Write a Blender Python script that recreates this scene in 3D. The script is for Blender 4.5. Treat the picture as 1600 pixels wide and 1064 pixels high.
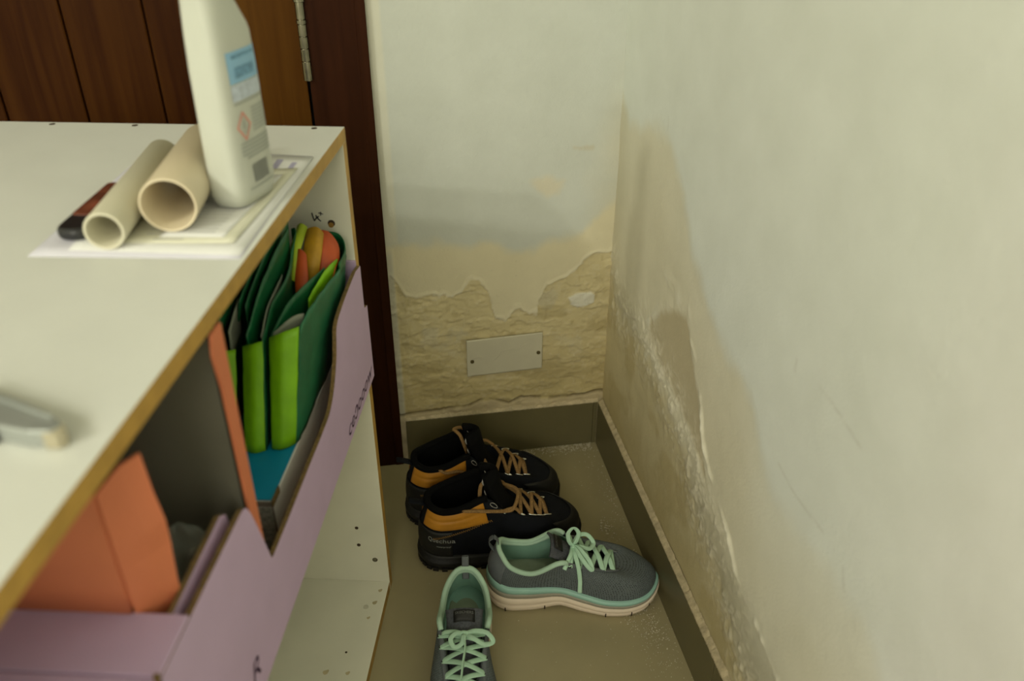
import bpy, bmesh, math, random
import numpy as np
from mathutils import Vector, Matrix, Quaternion

for o in list(bpy.data.objects):
    bpy.data.objects.remove(o)
scn = bpy.context.scene
COL = scn.collection
random.seed(7)

# ---------------------------------------------------------------- camera
F_PX = 1306.0
PITCH = math.atan(F_PX/2160.0)
YAW = math.atan(262/(F_PX/math.cos(PITCH)))
cam_d = bpy.data.cameras.new('camera')
cam = bpy.data.objects.new('camera', cam_d); COL.objects.link(cam)
cam_d.sensor_width = 36.0
cam_d.lens = 36.0*F_PX/1600.0
cam.location = (-0.4014, -1.3004, 1.05)
cam.rotation_euler = (math.pi/2-PITCH, 0, -YAW)
cam_d.dof.use_dof = True
cam_d.dof.focus_distance = 1.30
cam_d.dof.aperture_fstop = 3.9
cam_d.clip_start = 0.02
scn.camera = cam

# ---------------------------------------------------------------- light
scn.view_settings.view_transform = 'Standard'
scn.view_settings.look = 'None'
scn.view_settings.gamma = 1.0
scn.view_settings.exposure = 0.0
w = bpy.data.worlds.new('world'); scn.world = w; w.use_nodes = True
w.node_tree.nodes['Background'].inputs[0].default_value = (1.0, .90, .62, 1)
w.node_tree.nodes['Background'].inputs[1].default_value = 0.13
LC = (1.0, .985, .83)
def lamp(loc, power, rad, target):
    d = bpy.data.lights.new('ceiling_lamp_light', 'SPOT'); d.energy = power; d.color = LC
    d.shadow_soft_size = rad; d.spot_size = math.radians(170); d.spot_blend = .3
    o = bpy.data.objects.new('ceiling_lamp_light', d); COL.objects.link(o)
    o.location = loc
    o.rotation_euler = (Vector(target)-Vector(loc)).to_track_quat('-Z', 'Y').to_euler()
LAMPS = [((-3.05, -3.05, 2.74), 130, .09), ((-2.55, -2.12, 2.50), 78, .07)]
for l, p, r in LAMPS:
    lamp(l, p, r, (l[0]+.4, l[1]+.4, 0))

d = bpy.data.lights.new('overhead_fill', 'AREA'); d.shape = 'RECTANGLE'; d.size = 1.6; d.size_y = 2.2; d.energy = 34; d.color = (1.0, .98, .84)  # added soft overhead fill for ambient light, not a real window
wl = bpy.data.objects.new('overhead_fill', d); COL.objects.link(wl); wl.location = (-2.0, -2.6, 2.70)
wl.rotation_euler = (Vector((-.3, -.6, .5))-Vector(wl.location)).to_track_quat('-Z', 'Y').to_euler()
d = bpy.data.lights.new('front_fill', 'AREA'); d.shape = 'RECTANGLE'; d.size = 1.4; d.size_y = 1.6; d.energy = 59; d.color = (1.0, .96, .80)  # added unseen fill behind the camera, lifts floor and lower walls
wl = bpy.data.objects.new('front_fill', d); COL.objects.link(wl); wl.location = (-1.25, -4.05, 1.75)
wl.rotation_euler = (Vector((-.25, 0, .3))-Vector(wl.location)).to_track_quat('-Z', 'Y').to_euler()

# ---------------------------------------------------------------- materials
def mat(name, c, rough=.6, metal=0., var=.06, vscale=30., bump=0., bscale=200., spec=.5, alpha=1., trans=0., sss=0., sheen=0.):
    m = bpy.data.materials.new(name); m.use_nodes = True
    nt = m.node_tree; b = nt.nodes['Principled BSDF']
    tc = nt.nodes.new('ShaderNodeTexCoord')
    n = nt.nodes.new('ShaderNodeTexNoise'); n.inputs['Scale'].default_value = vscale; n.inputs['Detail'].default_value = 5
    nt.links.new(tc.outputs['Object'], n.inputs['Vector'])
    r = nt.nodes.new('ShaderNodeValToRGB')
    r.color_ramp.elements[0].position = .3; r.color_ramp.elements[1].position = .7
    r.color_ramp.elements[0].color = (*[max(0, x*(1-var)) for x in c], 1)
    r.color_ramp.elements[1].color = (*[min(1, x*(1+var)) for x in c], 1)
    nt.links.new(n.outputs['Fac'], r.inputs['Fac'])
    nt.links.new(r.outputs['Color'], b.inputs['Base Color'])
    b.inputs['Roughness'].default_value = rough; b.inputs['Metallic'].default_value = metal
    b.inputs['Specular IOR Level'].default_value = spec
    b.inputs['Alpha'].default_value = alpha
    b.inputs['Transmission Weight'].default_value = trans
    b.inputs['Subsurface Weight'].default_value = sss
    b.inputs['Sheen Weight'].default_value = sheen
    if bump:
        n2 = nt.nodes.new('ShaderNodeTexNoise'); n2.inputs['Scale'].default_value = bscale; n2.inputs['Detail'].default_value = 4
        nt.links.new(tc.outputs['Object'], n2.inputs['Vector'])
        bp = nt.nodes.new('ShaderNodeBump'); bp.inputs['Strength'].default_value = bump; bp.inputs['Distance'].default_value = .001
        nt.links.new(n2.outputs['Fac'], bp.inputs['Height']); nt.links.new(bp.outputs['Normal'], b.inputs['Normal'])
    return m

def wood_mat(name, c1, c2, rough=.35, sx=60, sz=3.):
    m = mat(name, c1, rough, spec=.06); nt = m.node_tree; b = nt.nodes['Principled BSDF']
    tc = [n for n in nt.nodes if n.type == 'TEX_COORD'][0]
    mp = nt.nodes.new('ShaderNodeMapping'); mp.inputs['Scale'].default_value = (sx, sx, sz)
    nt.links.new(tc.outputs['Object'], mp.inputs['Vector'])
    n = nt.nodes.new('ShaderNodeTexNoise'); n.inputs['Scale'].default_value = 1.; n.inputs['Detail'].default_value = 6; n.inputs['Distortion'].default_value = .6
    nt.links.new(mp.outputs['Vector'], n.inputs['Vector'])
    r = nt.nodes.new('ShaderNodeValToRGB'); r.color_ramp.elements[0].position = .32; r.color_ramp.elements[1].position = .7
    r.color_ramp.elements[0].color = (*c1, 1); r.color_ramp.elements[1].color = (*c2, 1)
    nt.links.new(n.outputs['Fac'], r.inputs['Fac']); nt.links.new(r.outputs['Color'], b.inputs['Base Color'])
    return m

def dots_mat(name, c, cd, scale, thr, rough=.85):
    m = mat(name, c, rough, bump=.6, bscale=900); nt = m.node_tree; b = nt.nodes['Principled BSDF']
    tc = [n for n in nt.nodes if n.type == 'TEX_COORD'][0]
    v = nt.nodes.new('ShaderNodeTexVoronoi'); v.inputs['Scale'].default_value = scale; v.inputs['Randomness'].default_value = .25
    at = nt.nodes.new('ShaderNodeAttribute'); at.attribute_name = 'st'; nt.links.new(at.outputs['Vector'], v.inputs['Vector'])
    r = nt.nodes.new('ShaderNodeValToRGB'); r.color_ramp.elements[0].position = thr; r.color_ramp.elements[1].position = thr+.08
    r.color_ramp.elements[0].color = (1, 1, 1, 1); r.color_ramp.elements[1].color = (0, 0, 0, 1)
    nt.links.new(v.outputs['Distance'], r.inputs['Fac'])
    mx = nt.nodes.new('ShaderNodeMix'); mx.data_type = 'RGBA'
    src = b.inputs['Base Color'].links[0].from_socket
    nt.links.new(r.outputs['Color'], mx.inputs[0]); nt.links.new(src, mx.inputs[6]); mx.inputs[7].default_value = (*cd, 1)
    nt.links.new(mx.outputs[2], b.inputs['Base Color'])
    return m

def wall_mat(name):
    m = mat(name, (.6, .6, .5), .75, bump=.35, bscale=260); nt = m.node_tree; b = nt.nodes['Principled BSDF']
    at = nt.nodes.new('ShaderNodeAttribute'); at.attribute_name = 'Paint'
    n = [x for x in nt.nodes if x.type == 'TEX_NOISE'][0]; n.inputs['Scale'].default_value = 14
    r = [x for x in nt.nodes if x.type == 'VALTORGB'][0]
    r.color_ramp.elements[0].color = (.93, .93, .92, 1); r.color_ramp.elements[1].color = (1, 1, 1, 1)
    mx = nt.nodes.new('ShaderNodeMix'); mx.data_type = 'RGBA'; mx.blend_type = 'MULTIPLY'; mx.inputs[0].default_value = 1
    nt.links.new(at.outputs['Color'], mx.inputs[6]); nt.links.new(r.outputs['Color'], mx.inputs[7])
    nt.links.new(mx.outputs[2], b.inputs['Base Color'])
    return m

PAINT = (.62, .645, .585)
M = dict(
 wall=wall_mat('painted_plaster'),
 plainwall=mat('plain_wall_paint', (.66, .66, .58), .8, var=.03, vscale=4),
 floor=mat('beige_floor_tile', (.345, .298, .170), .38, var=.07, vscale=9, bump=.05, bscale=60),
 base=mat('grey_beige_skirting_tile', (.130, .112, .052), .38, var=.06, vscale=12),
 mortar=mat('beige_mortar', (.50, .42, .27), .9, var=.2, vscale=90, bump=1, bscale=300),
 door=wood_mat('brown_door_wood', (.028, .0075, .0012), (.050, .0165, .0024), .5),
 stile=wood_mat('light_brown_door_wood', (.058, .021, .0022), (.088, .036, .0045), .5),
 frame=wood_mat('dark_red_brown_frame_wood', (.022, .0065, .0022), (.036, .011, .004), .5),
 gap=mat('dark_gap', (.006, .004, .003), .9),
 steel=mat('brushed_steel', (.26, .245, .18), .30, 1., var=.2, vscale=80),
 silver=mat('silver_metal', (.75, .75, .72), .2, 1.),
 melamine=mat('white_melamine', (.66, .67, .62), .38, var=.025, vscale=14),
 melin=mat('worn_white_melamine', (.76, .745, .63), .45, var=.05, vscale=10),
 edge=mat('yellow_brown_edge_band', (.46, .27, .055), .55, var=.12, vscale=50, bump=.4, bscale=300),
 hole=mat('dark_hole', (.05, .03, .015), .9),
 ink=mat('black_marker_ink', (.008, .008, .010), .5),
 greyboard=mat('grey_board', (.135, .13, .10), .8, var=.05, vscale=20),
 lilac=mat('lilac_card', (.56, .41, .62), .6, var=.03, vscale=20),
 orange=mat('orange_card', (.64, .195, .09), .6, var=.06, vscale=16),
 kraft=mat('brown_corrugated_edge', (.17, .105, .035), .9, var=.35, vscale=260, bump=1, bscale=400),
 lilacink=mat('dark_purple_ink', (.10, .045, .12), .6),
 lime=mat('lime_green_bag_fabric', (.21, .50, .002), .5, var=.12, vscale=40, bump=.5, bscale=120),
 green=mat('dark_green_bag_fabric', (.006, .105, .034), .42, var=.2, vscale=25, bump=.5, bscale=90),
 teal=mat('muted_green_bag_fabric', (.012, .13, .055), .5, var=.2, vscale=25, bump=.5, bscale=90),
 lining=mat('grey_bag_lining', (.24, .26, .20), .6, var=.1),
 bagorange=mat('orange_print', (.55, .085, .012), .5, var=.1),
 bagyellow=mat('yellow_print', (.52, .28, .012), .5, var=.15, vscale=90),
 baglime=mat('yellow_green_print', (.42, .55, .02), .5, var=.1),
 blue=mat('blue_card', (.0, .235, .42), .45, var=.04),
 whitecard=mat('white_card', (.78, .77, .72), .55, var=.04),
 greycard=mat('grey_brown_label', (.26, .215, .19), .6, var=.12, vscale=120),
 plastic=mat('clear_plastic_film', (.62, .68, .62), .25, alpha=.35, bump=1, bscale=60),
 bottle=mat('white_opaque_plastic', (.50, .515, .45), .33, var=.01, sss=.0),
 lblue=mat('label_light_blue', (.25, .46, .66), .5), lblued=mat('label_mid_blue', (.13, .28, .43), .5, var=.3, vscale=200),
 lpale=mat('label_pale_blue', (.48, .54, .62), .5, var=.15, vscale=200),
 lred=mat('label_red', (.68, .26, .20), .5), lgrey=mat('label_print_grey', (.36, .38, .34), .5), ldark=mat('label_bars', (.16, .17, .16), .5),
 pvc=mat('cream_pvc', (.66, .57, .40), .38, var=.03, vscale=12), pvc2=mat('ivory_pvc', (.60, .57, .43), .38, var=.03, vscale=12),
 rust=mat('faint_rust', (.50, .43, .26), .6, var=.2),
 paper=mat('white_paper', (.70, .70, .68), .7, var=.02), paper2=mat('cream_paper', (.66, .65, .52), .7, var=.03), paper3=mat('lavender_paper', (.62, .61, .68), .7, var=.02),
 print=mat('grey_print', (.45, .45, .44), .7), printv=mat('violet_print', (.38, .36, .50), .7),
 black=mat('black_plastic', (.012, .012, .013), .35), marble=mat('brown_marbled_plastic', (.12, .035, .018), .35, var=.9, vscale=45),
 toolgrey=mat('grey_tool_metal', (.36, .38, .36), .4, .5), toolbeige=mat('beige_tool_plastic', (.40, .36, .25), .5),
 snk=dots_mat('grey_knit', (.105, .125, .13), (.020, .025, .028), 280, .24),
 snk2=mat('smooth_grey_fabric', (.115, .13, .14), .8, var=.1, vscale=60, bump=.8, bscale=900),
 tng=mat('dark_slate_mesh', (.07, .075, .088), .85, var=.3, vscale=350, bump=.8, bscale=700),
 mint=mat('mint_padded_fabric', (.40, .58, .45), .8, var=.05, bump=.4, bscale=600), mintd=mat('mint_lining', (.20, .37, .28), .9, var=.1, bump=.4, bscale=600),
 mints=mat('mint_rubber', (.29, .50, .43), .5, var=.04), lace=mat('mint_lace', (.42, .64, .48), .8, var=.06, bump=.6, bscale=700),
 sole=mat('off_white_foam', (.68, .57, .45), .6, var=.05), soleg=mat('grey_foam', (.30, .28, .22), .6, var=.05),
 insole=mat('grey_green_insole', (.20, .25, .18), .85, var=.12, vscale=50),
 bt=mat('black_navy_suede', (.0035, .0045, .0075), .9, var=.3, vscale=40, bump=.7, bscale=500, spec=.25),
 btr=mat('black_rubber', (.004, .004, .004), .6, var=.2, bump=.4, bscale=300),
 btl=mat('black_fleece', (.004, .004, .004), .95, spec=.1), amber=mat('amber_leather', (.50, .215, .018), .45, var=.12, vscale=35, bump=.5, bscale=150),
 blace=mat('brown_tan_lace', (.24, .135, .045), .85, var=.35, vscale=500, bump=.6, bscale=700), stitch=mat('ochre_thread', (.30, .16, .03), .8),
 tag=mat('grey_white_fabric_tag', (.42, .40, .36), .6, var=.45, vscale=220), text=mat('pale_print', (.26, .27, .25), .6),
 flake=mat('pale_paint_flake', (.62, .57, .44), .8), brass=mat('dull_brass', (.16, .13, .06), .45, .7),
 plate=mat('painted_cover_plate', (.53, .50, .38), .55, var=.04, vscale=25, bump=.15, bscale=80),
 lampm=mat('lamp_white', (.8, .8, .8), .5),
)

# ---------------------------------------------------------------- helpers
def add(name, verts, faces, m, parent=None, smooth=True, fm=None):
    me = bpy.data.meshes.new(name)
    me.from_pydata([tuple(v) for v in verts], [], faces)
    ms = m if isinstance(m, (list, tuple)) else [m]
    for x in ms: me.materials.append(M[x] if isinstance(x, str) else x)
    if fm: me.polygons.foreach_set('material_index', fm)
    if smooth: me.polygons.foreach_set('use_smooth', [True]*len(faces))
    me.update()
    o = bpy.data.objects.new(name, me); COL.objects.link(o)
    if parent: o.parent = parent
    return o
def fixn(o):
    bm = bmesh.new(); bm.from_mesh(o.data); bmesh.ops.recalc_face_normals(bm, faces=bm.faces); bm.to_mesh(o.data); bm.free()
def bevel(o, wdt, seg=2):
    md = o.modifiers.new('b', 'BEVEL'); md.width = wdt; md.segments = seg; md.limit_method = 'ANGLE'; md.angle_limit = math.radians(40)
def solid(o, t, off=-1, rim=True):
    md = o.modifiers.new('s', 'SOLIDIFY'); md.thickness = t; md.offset = off; md.use_rim = rim
def join(parts):
    V, F = [], []
    for v, f in parts:
        n = len(V); V += list(v); F += [tuple(i+n for i in q) for q in f]
    return V, F
def boxg(x0, x1, y0, y1, z0, z1):
    v = [(x, y, z) for z in (z0, z1) for y in (y0, y1) for x in (x0, x1)]
    f = [(0, 2, 3, 1), (4, 5, 7, 6), (0, 1, 5, 4), (2, 6, 7, 3), (0, 4, 6, 2), (1, 3, 7, 5)]
    return v, f
def box(name, x0, x1, y0, y1, z0, z1, m, parent=None, bev=0, fm=None):
    v, f = boxg(x0, x1, y0, y1, z0, z1)
    o = add(name, v, f, m, parent, smooth=False, fm=fm)
    if bev: bevel(o, bev)
    return o
def empty(name, loc, rz, label, cat, group=None):
    o = bpy.data.objects.new(name, None); COL.objects.link(o); o.location = loc; o.rotation_euler = (0, 0, rz)
    o.empty_display_size = .05
    return tag(o, label, cat, group)
def tag(o, label, cat, group=None, kind=None):
    o['label'] = label; o['category'] = cat
    if group: o['group'] = group
    if kind: o['kind'] = kind
    return o
def struct(o):
    o['kind'] = 'structure'; return o
def cr(pts, u, closed=False):
    P = np.asarray(pts, float); n = len(P)
    if closed:
        i = int(math.floor(u)); t = u-i; a, b, c, d = [P[(i+k) % n] for k in (-1, 0, 1, 2)]
    else:
        u = min(max(u, 0), n-1-1e-9); i = int(u); t = u-i
        a, b, c, d = P[max(i-1, 0)], P[i], P[min(i+1, n-1)], P[min(i+2, n-1)]
    return .5*((2*b)+(-a+c)*t+(2*a-5*b+4*c-d)*t*t+(-a+3*b-3*c+d)*t**3)
def crs(pts, k=6, closed=False):
    n = len(pts); N = n*k if closed else (n-1)*k+1
    return [cr(pts, i/k, closed) for i in range(N)]
def tubeg(pts, r, n=8, closed=False, sx=1., up=None, r2=None):
    """tube (sx=width ratio) along pts"""
    P = [np.asarray(p, float) for p in pts]; V, F = [], []; m = len(P)
    for i, p in enumerate(P):
        a = P[(i-1) % m] if closed or i > 0 else P[i]; b = P[(i+1) % m] if closed or i < m-1 else P[i]
        t = b-a; t /= (np.linalg.norm(t)+1e-12)
        if up is None: U = np.array([0, 0, 1.]) if abs(t[2]) < .9 else np.array([1., 0, 0])
        else: U = np.asarray(up[i] if isinstance(up, list) else up, float)
        s = np.cross(t, U); s /= (np.linalg.norm(s)+1e-9); q = np.cross(s, t)
        rr = r if r2 is None else r+(r2-r)*i/(m-1)
        for k in range(n):
            th = 2*math.pi*k/n
            V.append(p+s*math.cos(th)*rr*sx+q*math.sin(th)*rr)
    for i in range(m if closed else m-1):
        j = (i+1) % m
        for k in range(n):
            l = (k+1) % n; F.append((i*n+k, i*n+l, j*n+l, j*n+k))
    if not closed:
        F.append(tuple(range(n))[::-1]); F.append(tuple((m-1)*n+k for k in range(n)))
    return V, F
def gridg(fn, us, vs, cu=False):
    V = [fn(u, v) for u in us for v in vs]; nv = len(vs); nu = len(us); F = []
    for i in range(nu if cu else nu-1):
        j = (i+1) % nu
        for k in range(nv-1): F.append((i*nv+k, j*nv+k, j*nv+k+1, i*nv+k+1))
    return V, F
def discg(c, r, n=12, axis='z', th=.0006):
    V = []; F = []
    for s in (0, 1):
        for k in range(n):
            a = 2*math.pi*k/n; q = (math.cos(a)*r, math.sin(a)*r, s*th)
            if axis == 'y': q = (q[0], -q[2], q[1])
            if axis == 'x': q = (q[2], q[0], q[1])
            V.append((c[0]+q[0], c[1]+q[1], c[2]+q[2]))
    F.append(tuple(range(n))[::-1]); F.append(tuple(range(n, 2*n)))
    for k in range(n): l = (k+1) % n; F.append((k, l, n+l, n+k))
    return V, F
def textg(s, size, ext=.0002, shear=0.):
    cu = bpy.data.curves.new('t', 'FONT'); cu.body = s; cu.size = size; cu.extrude = ext; cu.shear = shear
    cu.align_x = 'LEFT'; cu.resolution_u = 3
    ob = bpy.data.objects.new('t', cu); COL.objects.link(ob)
    bpy.context.view_layer.update()
    me = bpy.data.meshes.new_from_object(ob.evaluated_get(bpy.context.evaluated_depsgraph_get()))
    V = [tuple(v.co) for v in me.vertices]; F = [tuple(p.vertices) for p in me.polygons]
    bpy.data.objects.remove(ob); bpy.data.meshes.remove(me)
    return V, F

# numpy value noise
_rng = np.random.RandomState(3); _T = _rng.rand(256, 256)
def vn(x, y):
    xi = np.floor(x).astype(int); yi = np.floor(y).astype(int); fx = x-xi; fy = y-yi
    fx = fx*fx*(3-2*fx); fy = fy*fy*(3-2*fy)
    g = lambda a, b: _T[a & 255, b & 255]
    return (g(xi, yi)*(1-fx)+g(xi+1, yi)*fx)*(1-fy)+(g(xi, yi+1)*(1-fx)+g(xi+1, yi+1)*fx)*fy
def fbm(x, y, o=4):
    s = 0; a = .5
    for k in range(o): s = s+a*vn(x*2**k+17*k, y*2**k+31*k); a *= .5
    return s/(1-.5**o)
def ss(a, b, x):
    t = np.clip((x-a)/(b-a), 0, 1); return t*t*(3-2*t)
def lerp(c, d, m): return c*(1-m[..., None])+np.asarray(d)*m[..., None]
def inpoly(px, py, poly):
    r = np.zeros(px.shape, bool); n = len(poly)
    for i in range(n):
        x0, y0 = poly[i]; x1, y1 = poly[(i+1) % n]
        c = ((y0 > py) != (y1 > py)) & (px < (x1-x0)*(py-y0)/(y1-y0+1e-12)+x0); r ^= c
    return r
def dline(px, py, pts, closed=False):
    d = np.full(px.shape, 9.); n = len(pts)
    for i in range(n if closed else n-1):
        x0, y0 = pts[i]; x1, y1 = pts[(i+1) % n]; vx, vy = x1-x0, y1-y0
        t = np.clip(((px-x0)*vx+(py-y0)*vy)/(vx*vx+vy*vy+1e-12), 0, 1)
        d = np.minimum(d, np.hypot(px-x0-t*vx, py-y0-t*vy))
    return d
def sdf(px, py, poly):
    d = dline(px, py, poly, True); return np.where(inpoly(px, py, poly), -d, d)

# ================================================================= ROOM
RX0, RX1, RY0, RY1, RZ = -4.2, 0., -4.2, 0., 2.8
struct(box('floor', RX0, .15, RY0, .15, -.05, 0, 'floor'))
struct(box('ceiling', RX0, .15, RY0, .15, RZ, RZ+.05, 'plainwall'))
struct(box('wall_left', RX0-.1, RX0, RY0, .15, 0, RZ, 'plainwall'))
struct(box('wall_front', RX0, .15, RY0-.1, RY0, 0, RZ, 'plainwall'))

def wall_mesh(name, A, Z, hfun, put):
    a, z = np.meshgrid(A, Z, indexing='ij')
    h, col = hfun(a, z)
    V = [put(*q) for q in zip(a.ravel(), z.ravel(), h.ravel())]
    na, nz = a.shape; F = [(i*nz+k, (i+1)*nz+k, (i+1)*nz+k+1, i*nz+k+1) for i in range(na-1) for k in range(nz-1)]
    o = add(name, V, F, 'wall'); fixn(o)
    at = o.data.attributes.new('Paint', 'FLOAT_COLOR', 'POINT')
    c = np.ones((a.size, 4), np.float32); c[:, :3] = col.reshape(-1, 3)
    at.data.foreach_set('color', c.ravel())
    return struct(o)

LIP = [(-0.39, .405), (-0.387, 0.399), (-0.379, 0.386), (-0.367, 0.36), (-0.345, 0.357), (-0.331, 0.363), (-0.318, 0.356), (-0.301, 0.357), (-0.285, 0.353), (-0.268, 0.361), (-0.263, 0.373), (-0.257, 0.383), (-0.25, 0.388), (-0.237, 0.381), (-0.23, 0.371), (-0.222, 0.36), (-0.217, 0.343), (-0.214, 0.324), (-0.208, 0.306), (-0.19, 0.298), (-0.18, 0.311), (-0.173, 0.322), (-0.16, 0.321), (-0.147, 0.309), (-0.133, 0.306), (-0.131, 0.32), (-0.129, 0.336), (-0.124, 0.346), (-0.116, 0.36), (-0.099, 0.371), (-0.085, 0.373), (-0.071, 0.387), (-0.06, 0.395), (-0.044, 0.409), (-0.03, 0.419), (0, 0.416)]
CRACK = [(-0.39, .109), (-0.342, 0.112), (-0.294, 0.113), (-0.264, 0.115), (-0.239, 0.125), (-0.209, 0.123), (-0.185, 0.113), (-0.16, 0.124), (-0.129, 0.118), (-0.098, 0.114), (-0.061, 0.115), (-0.036, 0.115), (-0.008, 0.121)]
WPATCH = [(-0.074, 0.334), (-0.058, 0.342), (-0.035, 0.343), (-0.026, 0.337), (-0.026, 0.322), (-0.042, 0.315), (-0.057, 0.313), (-0.069, 0.32)]
SPOT = [(-0.152, 0.564), (-0.121, 0.565), (-0.088, 0.557), (-0.098, 0.539), (-0.12, 0.529), (-0.136, 0.541)]
C_W = np.array(PAINT); C_PALE = np.array((.64, .585, .41)); C_TAN = np.array((.575, .495, .285)); C_DK = np.array((.48, .385, .175)); C_LIP = np.array((.66, .61, .46)); C_PATCH = np.array((.66, .64, .54))
def back_h(x, z):
    n1 = fbm(x*60, z*60); n2 = fbm(x*18+5, z*18, 5); n3 = fbm(x*140+3, z*140+9, 3)
    lx, lz = zip(*LIP); zl = np.interp(x, lx, lz)+(n1-.5)*.018+(n3-.5)*.004
    d = z-zl                                        # >0 still painted
    col = np.broadcast_to(C_W*.85, x.shape+(3,)).copy()  # wall paint darkened here to offset the stronger light on this wall
    tanline = np.interp(x, (-.39, -.25, -.14, -.06, 0), (.468, .456, .440, .450, .52))+(n2-.5)*.05
    m = ss(.014, -.014, z-tanline); col = lerp(col, C_PALE, m)
    corner = ss(-.075, -.01, x-(z-.42)*.10+(n2-.5)*.04)*ss(.86, .55, z)*.36; col = lerp(col, C_PALE, corner)
    col = lerp(col, (.62, .54, .37), ss(.008, -.012, sdf(x, z, SPOT)+(n1-.5)*.02)*.55)
    col = lerp(col, (.45, .36, .2), ss(.006, .0, dline(x, z, [(-.073, .612), (-.045, .610)])+(n1-.5)*.01)*.35)
    # strip beside the frame
    s = ss(-.370, -.376, x)*ss(.46, .47, z); col = lerp(col, (.62, .60, .48), s*.7)
    ex = ss(.0015, -.0015, d)
    rip = 1-np.abs(2*fbm(x*16+(n2-.5)*3, z*48+(n2-.5)*6, 4)-1)
    rip2 = 1-np.abs(2*fbm(x*40+9, z*95+4, 3)-1)
    low = lerp(np.broadcast_to(C_TAN, x.shape+(3,)), C_DK, ss(.33, .12, z+(n2-.5)*.14)*.75)
    low = lerp(low, C_DK*.8, ss(.62, .75, n1)*.35)
    low = lerp(low, (.50, .47, .36), ss(.62, .72, n2)*ss(.18, .3, z)*.5)
    low = lerp(low, C_LIP, ss(.90, .99, rip2)*.22); low = lerp(low, C_DK*.72, ss(.60, .68, fbm(x*9+2, z*26+7, 5))*.45)
    col = lerp(col, low, ex)
    col = lerp(col, C_LIP, np.exp(-((d-.002)/.003)**2)*ss(.42, .62, fbm(x*30, z*30+50))*.9)
    h = .0022*(1-ex)+.0034*np.exp(-((d-.003)/.0035)**2)*fbm(x*40, z*40+3)
    fl = ss(.52, .56, fbm(x*30+8, z*60+2, 4)); h += ex*((rip**3)*.0013*ss(.36, .2, np.abs(z-.3))+(rip2**4)*.0010+(n1-.5)*.0022+fl*.0016)
    h += (1-ex)*ss(.48, .40, z)*(n2-.5)*.0018
    pd = sdf(x, z, WPATCH)+(n1-.5)*.006; pm = ss(.001, -.001, pd)
    col = lerp(col, C_PATCH, pm); h += pm*.0018
    # strip low
    s = ss(-.3825, -.3845, x)*ss(.46, .44, z); col = lerp(col, (.52, .50, .40), s*.9); h += s*.002
    # crack and mortar above the skirting
    cx, cz = zip(*CRACK); zc = np.interp(x, cx, cz)+(n1-.5)*.008; b = ss(.001, -.001, z-zc)
    col = lerp(col, (.52, .43, .27), b*.85); h += b*.0015
    cr_ = np.exp(-((z-zc-.002)/.0026)**2)*ss(.35, .55, fbm(x*22+4, z*5)); col = lerp(col, (.10, .07, .02), cr_*.85); h -= cr_*.0035
    h += (n3-.5)*.0004
    # little chips and dark specks
    col = lerp(col, (.30, .26, .16), ss(.83, .88, n3)*ss(.6, .3, z)*.35)
    return h, col
xs = np.concatenate([np.linspace(-.405, 0.0, 190), [.15]]); zs = np.concatenate([np.arange(0, .88, .0024), np.linspace(.9, RZ, 8)])
DX0, DX1, FRX = -1.40, -.4865, -.3945       # door opening
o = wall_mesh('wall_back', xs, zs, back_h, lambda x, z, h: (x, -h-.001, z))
# remaining wall: left of and above the door
V, F = join([boxg(RX0, DX0-.09, 0, .12, 0, RZ), boxg(DX0-.09, -.405, 0, .12, 2.16, RZ)])
struct(add('wall_back', V, F, 'plainwall', smooth=False))

OUTER = [(-2, .2), (-1.1, .30), (-0.902, 0.40), (-0.844, 0.431), (-0.788, 0.438), (-0.728, 0.439), (-0.659, 0.44), (-0.618, 0.461), (-0.574, 0.51), (-0.508, 0.512), (-0.426, 0.537), (-0.364, 0.589), (-0.292, 0.64), (-0.233, 0.685), (-0.17, .69), (-0.109, 0.668), (-.05, .66), (0, .70)]
DARK = [(-0.226, 0.406), (-0.27, .447), (-0.30, 0.463), (-0.363, 0.493), (-0.398, 0.443), (-0.435, 0.405), (-0.464, 0.352), (-.50, .30), (-0.416, 0.338), (-0.343, 0.354), (-0.285, 0.361), (-0.22, 0.367)]
LIP2 = [(-.363, .52), (-0.369, 0.496), (-0.386, 0.466), (-0.409, 0.449), (-0.429, 0.422), (-0.45, 0.395), (-0.468, 0.355), (-0.502, 0.328), (-0.535, 0.312), (-0.587, 0.284), (-0.617, 0.258), (-0.66, 0.248), (-0.7, 0.239), (-0.747, 0.227), (-.9, .20)]
SCALY = [(.0, .40), (-0.043, 0.345), (-0.105, 0.335), (-0.19, 0.35), (-0.259, 0.344), (-0.325, 0.329), (-0.372, 0.316), (-0.433, 0.293), (-0.474, 0.252), (-0.538, 0.232), (-0.592, 0.208), (-0.646, 0.174), (-0.686, 0.146), (-.9, .12)]
BUMPS = [(-0.273, 0.507), (-0.296, 0.503), (-0.333, 0.500), (-0.261, 0.447), (-0.213, 0.393)]
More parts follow.
